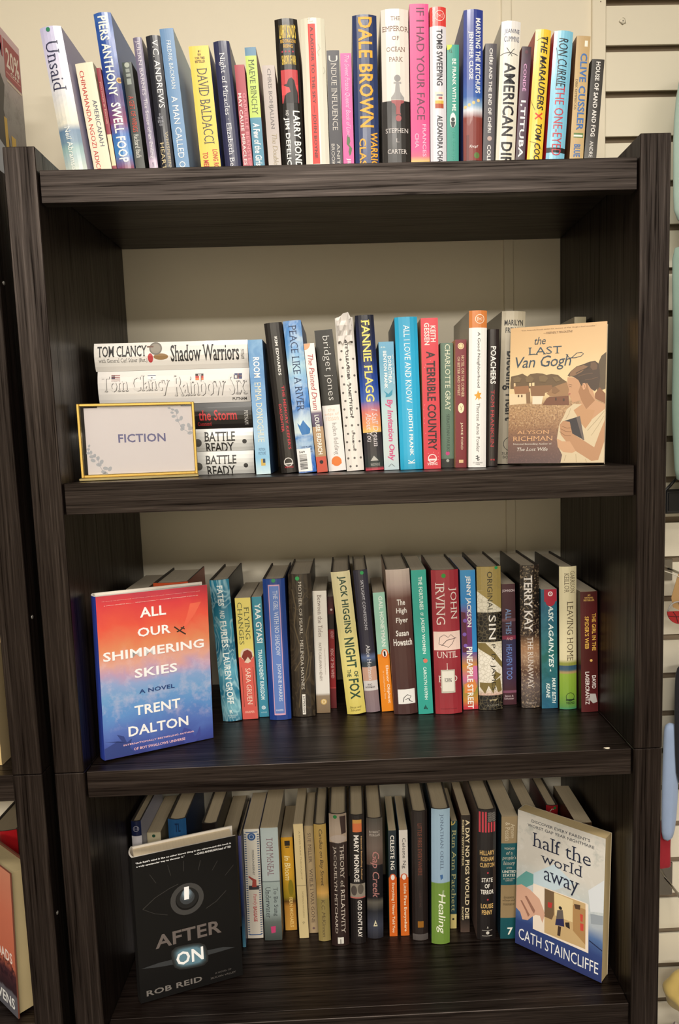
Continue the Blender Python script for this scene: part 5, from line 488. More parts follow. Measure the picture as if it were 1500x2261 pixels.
COVERS={'vangogh': ([0.64,0.0989,-0.4035,0.1308,-0.0092,0.1407,0.2075],-0.0671,[('"This beautiful book seeks the secrets of Van Gogh\'s final months."',0.0157,0.2011,0.1255,0.2032,'6a4c30','s'),('—FRIENDLY MAGAZINE',0.0494,0.195,0.092,0.1978,'6a4c30','si'),('the',0.0363,0.1797,0.053,0.1911,'2c3c48','ci'),('LAST',0.0276,0.1646,0.0766,0.1757,'2c4858','s'),('Van Gogh',0.0085,0.1402,0.0909,0.1623,'2c4050','ci'),('ALYSON',0.013,0.0442,0.0613,0.0497,'eab480','s'),('RICHMAN',0.0072,0.034,0.0668,0.0408,'eab480','s'),('National Bestselling Author of',0.0079,0.0273,0.065,0.0307,'ece0d0','s'),('The Lost Wife',0.014,0.0188,0.0595,0.0239,'f4ece0','si')],[('p',[(0.0012,0.1228),(0.0021,0.1331),(0.0122,0.1349),(0.0194,0.1368),(0.0267,0.132),(0.0309,0.1355),(0.0409,0.1365),(0.0495,0.1354),(0.0552,0.133),(0.0623,0.1341),(0.0722,0.1322),(0.0793,0.1254),(0.085,0.1215),(0.0852,0.1136),(0.0014,0.114)],'6c5434'),('p',[(0.1298,0.1474),(0.1336,0.1572),(0.1413,0.1625),(0.142,0.1084),(0.1283,0.1047)],'5c4a30'),('p',[(0.1256,0.1019),(0.1322,0.111),(0.1412,0.1014),(0.1416,0.0871),(0.1258,0.0948)],'8c5c38'),('p',[(0.0006,0.1066),(0.0252,0.1064),(0.0278,0.0909),(0.001,0.0896)],'e8d0a8'),('p',[(0.0062,0.1175),(0.0285,0.118),(0.0317,0.1055),(0.0086,0.106)],'9c6c44'),('p',[(0.0065,0.1226),(0.0089,0.1233),(0.0095,0.1181),(0.0066,0.1175)],'e0c090'),('p',[(0.0252,0.1072),(0.0316,0.1084),(0.0321,0.0908),(0.0263,0.091)],'8a6844'),('p',[(0.0314,0.1172),(0.0634,0.1174),(0.0655,0.1078),(0.0538,0.1061),(0.0532,0.1015),(0.0332,0.1022)],'8c6440'),('p',[(0.0296,0.122),(0.0327,0.1223),(0.0328,0.1171),(0.03,0.117)],'e8d0a0'),('p',[(0.0341,0.1222),(0.0376,0.1224),(0.0377,0.1172),(0.0343,0.1174)],'e8d0a0'),('p',[(0.0354,0.1017),(0.0511,0.1014),(0.049,0.0891),(0.0353,0.0895)],'f0dcc0'),('p',[(0.0603,0.1),(0.0884,0.1004),(0.0894,0.0867),(0.0507,0.088),(0.0561,0.0973)],'7a4c30'),('p',[(0.056,0.1046),(0.067,0.115),(0.0851,0.1208),(0.0901,0.1134),(0.0898,0.1004),(0.0617,0.1007)],'a07850'),('p',[(0.013,0.1047),(0.0152,0.1046),(0.0153,0.1009),(0.0131,0.101)],'6a5038'),('p',[(0.0181,0.1045),(0.0202,0.1044),(0.0203,0.1008),(0.0181,0.1008)],'6a5038'),('p',[(0.086,0.128),(0.0946,0.1276),(0.1057,0.1257),(0.1156,0.1181),(0.1228,0.1063),(0.1273,0.0919),(0.1404,0.0857),(0.1407,0.0743),(0.1241,0.0561),(0.1076,0.0566),(0.0946,0.0757),(0.0985,0.0857),(0.106,0.089),(0.1052,0.0926),(0.0942,0.0894),(0.0913,0.096),(0.0876,0.1034),(0.0888,0.1091),(0.0858,0.1186)],'c89870'),('p',[(0.1059,0.1185),(0.1142,0.1174),(0.118,0.1037),(0.1259,0.0919),(0.1139,0.0794),(0.1066,0.0926),(0.1021,0.1057)],'a87850'),('p',[(0.0859,0.1301),(0.0902,0.1364),(0.0983,0.1432),(0.1086,0.1463),(0.1175,0.1495),(0.125,0.1502),(0.1298,0.146),(0.1314,0.1374),(0.1325,0.1245),(0.1308,0.1117),(0.1255,0.1055),(0.1199,0.1093),(0.1142,0.1181),(0.106,0.1142),(0.1017,0.123),(0.0946,0.1283)],'4c3826'),('p',[(0.0902,0.1357),(0.0984,0.1425),(0.1087,0.1449),(0.1149,0.1425),(0.1055,0.1343),(0.0959,0.1297),(0.0883,0.1286)],'8c6848'),('p',[(0.0957,0.0879),(0.1075,0.0868),(0.1126,0.0766),(0.1145,0.0578),(0.1406,0.0793),(0.1407,0.0001),(0.0787,-0.0002),(0.0809,0.0122),(0.075,0.0239),(0.0726,0.0356),(0.0755,0.0574),(0.0822,0.0703),(0.0861,0.0803)],'d8c4a0'),('p',[(0.1075,0.0868),(0.1139,0.0794),(0.1263,0.0776),(0.1212,0.0619),(0.1133,0.0506),(0.1076,0.058),(0.0959,0.0785)],'c49468'),('p',[(0.081,0.0623),(0.1052,0.0696),(0.1124,0.0334),(0.0997,0.0409),(0.0899,0.044)],'342c2c'),('p',[(0.0997,0.0683),(0.1052,0.0696),(0.1124,0.0334),(0.1096,0.0341)],'6a5c54'),('p',[(0.0762,0.0574),(0.081,0.063),(0.0908,0.0613),(0.0948,0.0439),(0.111,0.0334),(0.1264,0.023),(0.134,0.0458),(0.141,0.0628),(0.1416,0.0314),(0.1324,0.0043),(0.1229,0.0029),(0.1004,0.0177),(0.086,0.0324),(0.078,0.0428)],'bc8c64'),('p',[(0.0726,0.0371),(0.0804,0.0326),(0.0916,0.0323),(0.1004,0.0177),(0.0949,0.0149),(0.0822,0.0165),(0.0743,0.0239)],'cfa078'),('w',[(0.0883,0.1134),(0.0901,0.114),(0.0925,0.113)],'5c3c28',0.0007111111111111111),('w',[(0.0874,0.1161),(0.09,0.117),(0.093,0.1159)],'6c4830',0.0007111111111111111),('p',[(0.0877,0.1037),(0.0905,0.1038),(0.0914,0.1029),(0.0895,0.1016),(0.0881,0.1022)],'a8584c'),('p',[(0.108,0.1177),(0.1114,0.1183),(0.1127,0.1139),(0.1114,0.1089),(0.109,0.1083),(0.1075,0.1127)],'d8a47c'),('w',[(0.1087,0.1162),(0.1109,0.1147),(0.1105,0.1111)],'946040',0.0007111111111111111),('p',[(0.1189,0.148),(0.125,0.1485),(0.1283,0.1432),(0.1274,0.1376),(0.1219,0.1364),(0.1184,0.1409)],'6c5038'),('w',[(0.0979,0.1332),(0.1054,0.1372),(0.1163,0.141)],'3c2c1e',0.0009955555555555555),('w',[(0.1015,0.1287),(0.1111,0.1312),(0.122,0.1321)],'6c5038',0.001137777777777778),('w',[(0.1113,0.1226),(0.1209,0.1236),(0.129,0.1261)],'6c5038',0.0009955555555555555),('w',[(0.1393,0.0757),(0.1281,0.0618),(0.1161,0.0477)],'b09c78',0.0007111111111111111),('w',[(0.1388,0.0686),(0.131,0.0545),(0.1218,0.0404)],'b8a480',0.0007111111111111111),('w',[(0.0917,0.0816),(0.0891,0.073),(0.0851,0.0658)],'b8a480',0.0007111111111111111),('w',[(0.0866,0.0121),(0.084,0.0034)],'b8a480',0.0008533333333333333),('w',[(0.1005,0.0133),(0.1015,0.001)],'b8a480',0.0008533333333333333),('w',[(0.1145,0.0059),(0.116,0.0008)],'b8a480',0.0008533333333333333),('w',[(0.0765,0.0472),(0.0844,0.0412),(0.0928,0.041)],'946844',0.0007111111111111111),('w',[(0.0778,0.0515),(0.0856,0.047),(0.0933,0.0468)],'946844',0.0007111111111111111),('w',[(0.0798,0.0551),(0.0869,0.052),(0.0925,0.0526)],'946844',0.0007111111111111111),('p',[(0.0688,0.0983),(0.0709,0.0982),(0.0711,0.0938),(0.0689,0.0939)],'4c3424'),('p',[(0.0801,0.0964),(0.0826,0.0963),(0.0827,0.0927),(0.0802,0.0928)],'4c3424'),('p',[(0.0642,0.1137),(0.0684,0.115),(0.0756,0.1082),(0.0687,0.1041),(0.0637,0.1057)],'8a6440'),('p',[(0.0051,0.13),(0.0123,0.1327),(0.0182,0.1295),(0.0154,0.1237),(0.0067,0.1241)],'7c6440'),('p',[(0.0239,0.13),(0.031,0.1333),(0.0368,0.1287),(0.0341,0.1229),(0.0255,0.1233)],'7c6440'),('p',[(0.0439,0.1313),(0.0524,0.1331),(0.0582,0.1277),(0.0541,0.1221),(0.0455,0.1232)],'7c6440'),('p',[(0.0638,0.1289),(0.0708,0.1301),(0.0766,0.124),(0.0696,0.1214)],'7c6440'),('w',[(0.0832,0.1627),(0.0883,0.1567),(0.0966,0.1565),(0.1048,0.1584),(0.1082,0.1617),(0.1054,0.164),(0.0985,0.1633),(0.0911,0.1565)],'2c4050',0.0008533333333333333)]),'skies': ([0.0187,0.0345,0.4637,0.0067,-0.0168,0.1647,0.2474],-0.4854,[('"A work of shimmering originality and energy,with extraordinary characters and',0.0076,0.2387,0.1527,0.2393,'f0d4c8','b'),('a clever,thrilling plot..... Unputdownable."—SYDNEY MORNING HERALD',0.0107,0.232,0.1497,0.2331,'f0d4c8','b'),('ALL',0.0611,0.2087,0.0997,0.2237,'f2ece8','b'),('OUR',0.0563,0.1793,0.1053,0.1933,'f2ece8','b'),('SHIMMERING',0.0056,0.1492,0.1556,0.1631,'ece4e4','b'),('SKIES',0.049,0.1174,0.1128,0.1314,'ece8ec','b'),('A NOVEL',0.0542,0.0926,0.1074,0.099,'1e3a70','b'),('TRENT',0.0461,0.0597,0.115,0.0747,'f0eef4','b'),('DALTON',0.0357,0.0289,0.1259,0.0446,'f0eef4','b'),('INTERNATIONALLY BESTSELLING AUTHOR',0.0277,0.016,0.1344,0.0186,'e4b8c4','b'),('OF BOY SWALLOWS UNIVERSE',0.0423,0.0064,0.1199,0.0105,'e4b8c4','b')],[('p',[(0.1248,0.1866),(0.1316,0.2029),(0.1369,0.221),(0.154,0.2219),(0.144,0.2043),(0.1343,0.1931),(0.1278,0.1846)],'d85e46'),('w',[(0.1111,0.1878),(0.1185,0.1812),(0.1282,0.1738)],'2a2018',0.0020639834881320948),('w',[(0.1146,0.1794),(0.12,0.181),(0.1261,0.1864)],'2a2018',0.0020639834881320948),('w',[(0.121,0.1856),(0.127,0.1823)],'2a2018',0.0014742739200943535),('p',[(0.0001,0.0172),(0.0198,0.0253),(0.0014,0.0278),(0.0256,0.024),(0.0189,0.0357),(0.0288,0.0312),(0.0327,0.0209),(0.0402,0.0255),(0.0367,0.0121),(0.045,0.0007),(0.0217,0.0028),(0.0015,0.0012)],'2c3c78'),('p',[(0.1121,0.0114),(0.1189,0.0262),(0.1297,0.0207),(0.1355,0.0063),(0.1441,0.0242),(0.1444,0.0093),(0.1368,-0.0022),(0.121,-0.002)],'3c4690')]),'afteron': ([0.0404,0.0516,0.3284,0.0363,-0.0058,0.1614,0.2393],-0.8947,[('"Rob Reid\'s mind is like no other known thing in the universe,and this book is',0.0053,0.2267,0.1532,0.2303,'d8d8dc','b'),('a truly spectacular way to discover it."',0.0062,0.2213,0.0794,0.2247,'d8d8dc','b'),('—CHRIS ANDERSON,head of TED',0.0949,0.2208,0.1529,0.2248,'d8d8dc','b'),('AFTER',0.027,0.083,0.1305,0.1048,'4a4340','b'),('ON',0.0572,0.0456,0.0998,0.0679,'ffffff','b'),('ROB REID',0.0092,0.0092,0.0955,0.0185,'56524f','b'),('A NOVEL OF',0.1165,0.015,0.1428,0.0177,'484442',''),('SILICON VALLEY',0.1089,0.0081,0.1499,0.0112,'484442','')],[('o',(0.0796,0.1524,0.0261,0.0079),'2a2928'),('o',(0.0797,0.1541,0.017,0.0061),'060606'),('d',(0.0798,0.155,0.0115),'26292c'),('d',(0.0796,0.1586,0.0094),'30363b'),('d',(0.0794,0.1613,0.0082),'3c464d'),('d',(0.0793,0.1622,0.0067),'4c5962'),('d',(0.0793,0.1622,0.0053),'62727c'),('w',[(0.0796,0.1727),(0.0787,0.1517)],'ffffff',0.00751597143930853),('w',[(0.0116,0.1524),(0.0307,0.1666),(0.0538,0.1765),(0.0671,0.1802)],'201e1c',0.001096079168232494),('w',[(0.1078,0.129),(0.1252,0.1371),(0.1415,0.151)],'201e1c',0.001096079168232494),('w',[(0.0116,0.1524),(0.0292,0.1408),(0.0482,0.134)],'1a1816',0.0009394964299135663),('w',[(0.0773,0.2164),(0.0764,0.1991)],'1e1c1a',0.0009394964299135663),('w',[(0.1036,0.2112),(0.0994,0.1954)],'1e1c1a',0.0009394964299135663),('w',[(0.1304,0.2041),(0.1211,0.1902)],'1e1c1a',0.0009394964299135663),('w',[(0.1556,0.1911),(0.141,0.1765)],'1e1c1a',0.0009394964299135663),('w',[(0.0528,0.2152),(0.0566,0.1968)],'1a1816',0.0009394964299135663),('w',[(0.025,0.2062),(0.0337,0.1902)],'1a1816',0.0009394964299135663),('p',[(0.0035,0.0567),(0.0309,0.0591),(0.0538,0.0587),(0.0533,0.0498),(0.0305,0.0521)],'222426'),('p',[(0.1041,0.0585),(0.1316,0.057),(0.1506,0.0515),(0.1278,0.0507),(0.1037,0.0504)],'222426'),('p',[(0.1066,0.0541),(0.1073,0.0473),(0.1065,0.04),(0.1,0.0352),(0.0899,0.0349),(0.0807,0.0359),(0.0717,0.0366),(0.0615,0.0388),(0.0538,0.0446),(0.0513,0.0522),(0.0505,0.0589),(0.0499,0.0655),(0.0506,0.0726),(0.057,0.0774),(0.0668,0.0778),(0.0759,0.077),(0.0849,0.0765),(0.0952,0.0744),(0.1031,0.0686),(0.1057,0.0609)],'121212'),('p',[(0.1052,0.0543),(0.1059,0.0479),(0.1052,0.0408),(0.0988,0.0363),(0.0893,0.036),(0.0806,0.0368),(0.0719,0.0376),(0.0623,0.0396),(0.0549,0.0452),(0.0526,0.0524),(0.0518,0.0587),(0.0512,0.065),(0.0519,0.0719),(0.0581,0.0764),(0.0674,0.0768),(0.076,0.0761),(0.0847,0.0754),(0.0943,0.0736),(0.102,0.068),(0.1044,0.0607)],'161819'),('p',[(0.1039,0.0543),(0.1046,0.0483),(0.1039,0.0415),(0.0979,0.0373),(0.0887,0.0371),(0.0805,0.0378),(0.0723,0.0386),(0.063,0.0404),(0.056,0.0458),(0.0538,0.0526),(0.0531,0.0587),(0.0525,0.0646),(0.0532,0.0712),(0.059,0.0754),(0.068,0.0757),(0.0761,0.0752),(0.0843,0.0745),(0.0936,0.0727),(0.1008,0.0674),(0.1032,0.0605)],'1c2224'),('p',[(0.1025,0.0545),(0.1032,0.0487),(0.1026,0.0425),(0.0969,0.0383),(0.0882,0.0382),(0.0803,0.0387),(0.0725,0.0396),(0.0638,0.0413),(0.0572,0.0463),(0.0551,0.0529),(0.0544,0.0585),(0.0538,0.0642),(0.0544,0.0703),(0.0599,0.0744),(0.0684,0.0747),(0.0762,0.0742),(0.084,0.0735),(0.0929,0.0718),(0.0996,0.0668),(0.1018,0.0602)],'232d31'),('p',[(0.1013,0.0545),(0.1019,0.0491),(0.1012,0.0432),(0.0958,0.0394),(0.0876,0.0391),(0.0802,0.0398),(0.0729,0.0404),(0.0646,0.0421),(0.0583,0.0469),(0.0563,0.0531),(0.0556,0.0585),(0.0551,0.0638),(0.0557,0.0696),(0.061,0.0734),(0.069,0.0738),(0.0763,0.0731),(0.0837,0.0727),(0.092,0.071),(0.0985,0.0662),(0.1006,0.06)],'2b393f'),('p',[(0.1,0.0547),(0.1005,0.0495),(0.0999,0.044),(0.0948,0.0404),(0.0872,0.0401),(0.0801,0.0408),(0.0731,0.0414),(0.0653,0.043),(0.0594,0.0475),(0.0576,0.0532),(0.0569,0.0583),(0.0564,0.0635),(0.057,0.0688),(0.062,0.0724),(0.0695,0.0728),(0.0764,0.0722),(0.0834,0.0716),(0.0913,0.0701),(0.0973,0.0657),(0.0992,0.0599)],'34464e'),('p',[(0.0986,0.0548),(0.0992,0.05),(0.0986,0.0448),(0.0938,0.0414),(0.0865,0.0412),(0.08,0.0417),(0.0735,0.0424),(0.0662,0.0438),(0.0606,0.048),(0.0588,0.0534),(0.0582,0.0582),(0.0577,0.0629),(0.0583,0.0681),(0.0629,0.0714),(0.0701,0.0717),(0.0766,0.0713),(0.0831,0.0707),(0.0904,0.0693),(0.0961,0.0651),(0.098,0.0597)],'3d535e'),('p',[(0.0973,0.055),(0.0977,0.0505),(0.0973,0.0455),(0.0929,0.0424),(0.0861,0.0423),(0.0799,0.0428),(0.0737,0.0434),(0.0669,0.0447),(0.0617,0.0486),(0.0601,0.0537),(0.0595,0.058),(0.0591,0.0625),(0.0596,0.0674),(0.0639,0.0704),(0.0705,0.0707),(0.0767,0.0702),(0.0828,0.0696),(0.0897,0.0684),(0.095,0.0645),(0.0966,0.0593)],'46626f')]),'half': ([0.656,0.1468,-0.7175,0.0608,-0.0001,0.1525,0.2372],-0.8947,[("DISCOVER EVERY PARENT'S",0.026,0.2234,0.1277,0.2284,'3c3e46',''),('WORST GAP YEAR NIGHTMARE',0.019,0.2144,0.1348,0.2194,'3c3e46',''),('half the',0.0289,0.1835,0.1298,0.2071,'20263a','s'),('world',0.0442,0.1607,0.1163,0.179,'20263a','s'),('away',0.0504,0.1242,0.1119,0.1491,'20263a','s'),('CATH STAINCLIFFE',0.0066,0.0112,0.1468,0.0307,'e8e4e8','')],[('p',[(-0.0,0.1156),(0.0178,0.135),(0.039,0.1338),(0.0354,0.1198),(0.0121,0.1017),(0.0,0.1007)],'5c9490'),('p',[(0.0313,0.1363),(0.0679,0.1652),(0.1032,0.1458),(0.0689,0.1204),(0.0315,0.1184)],'b4c4cc'),('p',[(0.1314,0.1064),(0.1529,0.1107),(0.1536,0.0959),(0.1328,0.09)],'8c949c'),('p',[(0.1267,0.1432),(0.1526,0.1696),(0.1535,0.116),(0.1312,0.1097)],'c8ccd0'),('p',[(0.0312,0.1186),(0.1242,0.121),(0.1276,0.1197),(0.1298,0.0394),(0.0325,0.0389)],'dccfc0'),('p',[(0.052,0.1177),(0.1229,0.1195),(0.1246,0.0439),(0.0534,0.0413)],'b89c70'),('p',[(0.052,0.1177),(0.0689,0.1178),(0.0698,0.0798),(0.0663,0.0692),(0.0529,0.0688)],'6a543c'),('p',[(0.1018,0.1093),(0.1233,0.1098),(0.1245,0.0513),(0.1032,0.066)],'a07c50'),('p',[(0.0689,0.1169),(0.1016,0.117),(0.1019,0.0796),(0.0716,0.0788)],'d0bc90'),('p',[(0.0583,0.0966),(0.0666,0.0982),(0.065,0.0885),(0.0585,0.0876)],'a83430'),('p',[(0.0894,0.074),(0.0967,0.0773),(0.0979,0.0663),(0.0908,0.0675)],'2c2420'),('p',[(0.1035,0.1117),(0.1145,0.1137),(0.1139,0.1058),(0.1063,0.1042)],'4c3828'),('p',[(0.1141,0.099),(0.1192,0.0994),(0.1188,0.0871),(0.1154,0.0874)],'b84438'),('p',[(0.1147,0.0836),(0.1206,0.0845),(0.1207,0.0723),(0.1156,0.0717)],'b84438'),('d',(0.0806,0.0951,0.0029),'1c1a1c'),('p',[(0.0754,0.0894),(0.0848,0.0934),(0.087,0.0783),(0.0736,0.0724)],'5c5450'),('p',[(0.0736,0.0733),(0.0869,0.0792),(0.0882,0.0663),(0.0723,0.0628)],'28284c'),('p',[(0.0775,0.0633),(0.0829,0.0639),(0.0815,0.047),(0.0764,0.0464)],'3c2c24'),('p',[(0.0,0.1035),(0.0101,0.1087),(0.0259,0.1053),(0.0433,0.0958),(0.0516,0.0792),(0.0536,0.0728),(0.0497,0.0563),(0.0447,0.0671),(0.037,0.0656),(0.0303,0.059),(0.0225,0.0499),(0.0129,0.0476),(0.0084,0.0589),(-0.0002,0.0638)],'c49a84'),('p',[(0.0162,0.0903),(0.0201,0.0919),(0.036,0.0726),(0.0341,0.0662),(0.0302,0.0701)],'8c6454'),('p',[(0.0082,0.0797),(0.0112,0.0809),(0.0263,0.061),(0.0234,0.056),(0.0184,0.0651)],'8c6454'),('w',[(0.1306,0.0613),(0.1539,0.0534)],'1c2444',0.0018046469659372887)])}
# ------------------------------------------------------------ room
FLOOR, WY_ = -1.45, .366
def structure(o, name=None):
    o['kind'] = 'structure'; return o
floorm = paint('grey_vinyl_floor', (.16, .14, .12, 1), .45)
structure(box('floor', (-3.2, -5, FLOOR - .05), (3.6, .6, FLOOR), floorm, bev=0))
structure(box('ceiling', (-3.2, -5, CEIL), (3.6, .6, CEIL + .05), paint('white_ceiling', (.8, .77, .7, 1), .8), bev=0))
structure(box('wall_front', (-3.2, -5.06, FLOOR), (3.6, -5, CEIL), WALLM, bev=0))
structure(box('wall_back', (-3.2, WY_, FLOOR), (.8576, WY_ + .08, CEIL), WALLM, bev=0))
structure(box('trim_1', (.6955, WY_ - .005, FLOOR), (.7138, WY_ - .0002, CEIL), WALLM, bev=.0015))
t2 = structure(box('trim_2', (.8576, WY_ - .008, FLOOR), (.882, WY_ + .08, CEIL), WALLM, bev=.001))
box('nail_hole', (.8712, WY_ - .0084, .7366), (.8730, WY_ - .0079, .7384), flat('5a4a38'), t2, 0)
sw = empty('wall_right_of_trim', (0, 0, 0), kind='structure'); sw.name = 'wall_slatted'
box('backing', (.882, WY_ + .012, FLOOR), (3.6, WY_ + .08, CEIL), flat('8a7a66', 1, .7), sw, 0)
sl0 = None; PITCH = .0779
bm = bmesh.new(); bx(bm, (.882, 0, 0), (3.6, .0045, PITCH - .0118)); bx(bm, (.882, .0045, .006), (3.6, .0119, PITCH - .0118 - .006))
slat_me = None
for k in range(-9, 28):
    z = .6685 - PITCH * (k + 1)
    if z < FLOOR + .001 or z + PITCH - .0118 > CEIL: continue
    if slat_me is None:
        o = fin(bm, 'slat', SLATM, sw, .0004, 1); slat_me = o.data
    else:
        o = bpy.data.objects.new('slat', slat_me); COL.objects.link(o); o.parent = sw
    o.location = (0, WY_ - .0002, z)
def lump(name, c, r, mat, parent=None, amp=.25, seed=1, sub=3, scale=(1, 1, 1), freq=1.0):
    bm = bmesh.new(); bmesh.ops.create_icosphere(bm, subdivisions=sub, radius=1); rnd = random.Random(seed)
    ph = [rnd.uniform(0, 6) for _ in range(6)]
    for v in bm.verts:
        p = v.co; d = 1 + amp * (math.sin(p.x * 3 * freq + ph[0]) * math.sin(p.y * 4 * freq + ph[1]) + .6 * math.sin(p.z * 5 * freq + ph[2] + p.x * 2))
        v.co = Vector((p.x * scale[0], p.y * scale[1], p.z * scale[2])) * d * r + Vector(c)
    return fin(bm, name, mat, parent, smooth=True)
plug = lump('plaster_blob', (.9144, WY_ - .0012, .7076), .0058, SLATM, None, .35, 4, 2, (1, .25, .9)); plug.parent = sw
box('plug_hole', (.9136, WY_ - .0034, .7070), (.9150, WY_ - .0026, .7086), flat('241c14'), sw, 0)
# ------------------------------------------------------------ bookcases
Z1, Z2, Z3, Z4, Z5 = .347, -.0671, -.4854, -.8947, -1.33
def bookcase(x0, label, group):
    W = .80; t = empty('bookcase', (x0 + W / 2, .18, FLOOR), label, 'bookcase', group)
    inv = Vector((x0 + W / 2, .18, FLOOR))
    def pb(nm, a, b, mat, bev=.0007, lab=None):
        o = box(nm, tuple(Vector(a) - inv), tuple(Vector(b) - inv), mat, t, bev)
        if lab: o['label'] = lab
        return o
    for s in (0, 1):
        xa, xb = (x0 - .042, x0) if s == 0 else (x0 + W, x0 + W + .042)
        pa, pb_ = (x0 - .020, x0 - .0005) if s == 0 else (x0 + W + .0005, x0 + W + .020)
        for za, zb in ((-.4826, .375), (FLOOR, -.4838)):
            pb('post', (xa, 0, za), (xb, .030, zb), WZ, .0009)
            pb('side_panel', (pa, .0302, za), (pb_, .363, zb), WZ)
        for zz in (.16, -.30, -.75):
            bm = bmesh.new(); bmesh.ops.create_uvsphere(bm, u_segments=10, v_segments=6, radius=.003)
            for v in bm.verts: v.co = Vector((v.co.x * .5, v.co.y, v.co.z)) + Vector((xa if s == 0 else xb, .012, zz + .045)) - inv
            fin(bm, 'screw_cap', flat('8a8680', 1, .3, .6), t, smooth=True)
    for zz, dz in ((Z1, .0422), (Z2, .0436), (Z3, .0393), (Z4, .042), (Z5, .042)):
        pb('rail', (x0 + .0012, .006, zz - dz), (x0 + W - .0012, .026, zz), WX, .0007)
        pb('shelf_board', (x0 + .0003, .0262, zz - .0122), (x0 + W - .0003, .3625, zz - .0004), WY, .0004)
    return t
bookcase(0, 'dark brown bookcase with white wall showing behind its open shelves, holding all the spines', None)
bookcase(-.902, 'dark brown bookcase of which only one post shows beyond a narrow black gap', None)
# ------------------------------------------------------------ books standing on the shelves
GROUP = {1: 'books on the top of the bookcase', 2: 'books on the second shelf', 3: 'books on the third shelf', 4: 'books on the bottom shelf in view'}
def short(l): return l
PG = {1: 'd8c8a4', 2: 'c8b894', 3: 'b4a894', 4: 'b0a084'}
for (row, kind, base, lean, (w, D, H), stops, side, texts, shapes, label, ex) in BOOKS:
    g = ROWG[row]
    root = empty('book', base, label, 'book', GROUP[row], (0, lean, 0))
    spm = spine_mat(stops, H, g, ex.get('pat'), .3 if kind == 'h' else .36)
    if kind == 'h': spm.node_tree.nodes['Principled BSDF'].inputs['Coat Weight'].default_value = .35; spm.node_tree.nodes['Principled BSDF'].inputs['Coat Roughness'].default_value = .1
    sdm = flat(side, g, .4, name='cover_side'); inm = flat('c8bca4' if kind == 'p' else '3a3430', 1, .6)
    pgm = pages_mat(PG[row], 1.0 if row < 3 else 1.35)
    yf, splits = book_body(root, kind, w, D, H, spm, sdm, inm, pgm)
    if kind == 'p' and w < .012: splits = []
    print_on(root, texts, shapes, w, H, g, yf, splits)
    if ex.get('torn'):
        rnd = random.Random(3); V = []; F = []; nx, nz = 7, 6
        for j in range(nz):
            for i in range(nx):
                V.append((-w * .42 + w * .82 * i / (nx - 1), -.0055 - rnd.uniform(0, .007) * (1 if j > 1 else .3), H - .034 + .036 * j / (nz - 1) + (rnd.uniform(-.006, .004) if j in (0, nz - 1) else 0)))
        for j in range(nz - 1):
            for i in range(nx - 1): a = j * nx + i; F.append((a, a + 1, a + nx + 1)); F.append((a, a + nx + 1, a + nx))
        o = link_mesh('torn_jacket', V, F, flat('d8d2cc', g, .5), root); o['label'] = 'crumpled torn flap of white jacket paper'
# ------------------------------------------------------------ books lying flat
for (x0, y0, z0, L, h, colr, texts, shapes, label) in STACK:
    g = ROWG[2]; D = .16
    root = empty('book', (x0, y0, z0), label, 'book', 'flat stack on the second shelf')
    # built upright then laid down: local x of the book body runs up the stack

    body = []
    n0 = set(bpy.data.objects)
    spm = flat(colr, g, .3, name='jacket', coat=.3); sdm = spm
    book_body(root, 'h', h, D, L, spm, sdm, flat('3a3430'), pages_mat('c8b894', 1))

    for o in root.children:
        for v in o.data.vertices: v.co = Vector((v.co.z, v.co.y, h / 2 - v.co.x * 1.0))
        o.data.flip_normals(); o.data.update()
    bl = min(.0045, .14 * h); yz = lambda z: -bl * (1 - (2 * z / h - 1) ** 2)
    def put(nm, V2, F, mats, fm, eps):
        bm = bmesh.new(); vs = [bm.verts.new((x, 0, z)) for x, z in V2]
        for i, f in enumerate(F):
            try: q = bm.faces.new([vs[k] for k in f]); q.material_index = fm[i] if fm else 0
            except ValueError: pass
        for k in range(1, 6): bmesh.ops.bisect_plane(bm, geom=bm.verts[:] + bm.edges[:] + bm.faces[:], plane_co=(0, 0, h * k / 6), plane_no=(0, 0, 1))
        for v in bm.verts:
            q = min(5, max(0, int(v.co.z / (h / 6)))); a, b = yz(h * q / 6), yz(h * (q + 1) / 6); u = v.co.z / (h / 6) - q
            v.co.y = a * (1 - u) + b * u - eps
        bm.normal_update()
        for f in bm.faces:
            if f.normal.y > 0: f.normal_flip()
        me = bpy.data.meshes.new(nm); bm.to_mesh(me); bm.free()
        for m_ in mats: me.materials.append(m_)
        o = bpy.data.objects.new(nm, me); COL.objects.link(o); o.parent = root
    for i, s in enumerate(shapes):
        for V, F, c in shape2d(s[1], s[2], h, L): put(s[0], V, F, [flat(c or s[3], g, .45)], None, .00012 + i * 2e-5)
    for (s, xa, xb, za, zb, c, st) in texts:
        V, F, _ = layout(s, st)
        if 'r' in st: V2 = [(xb - (1 - y) * (xb - xa), zb - x * (zb - za)) for x, y in V]
        else: V2 = [(xa + x * (xb - xa), za + y * (zb - za)) for x, y in V]
        V2 = [(x, max(.0005, min(h - .0005, z))) for x, z in V2]
        if '2' in st:      # embossed letters: their shadow painted as a dark shifted copy behind pale faces
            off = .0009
            put('painted_lettering_shadow', [(x + off, max(.0005, z - off * .6)) for x, z in V2], F, [flat('5c5856', g, .5)], None, .0002)
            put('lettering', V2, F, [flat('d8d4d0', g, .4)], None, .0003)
        else: put('lettering', V2, F, [flat(c, g, .45)], None, .00028)
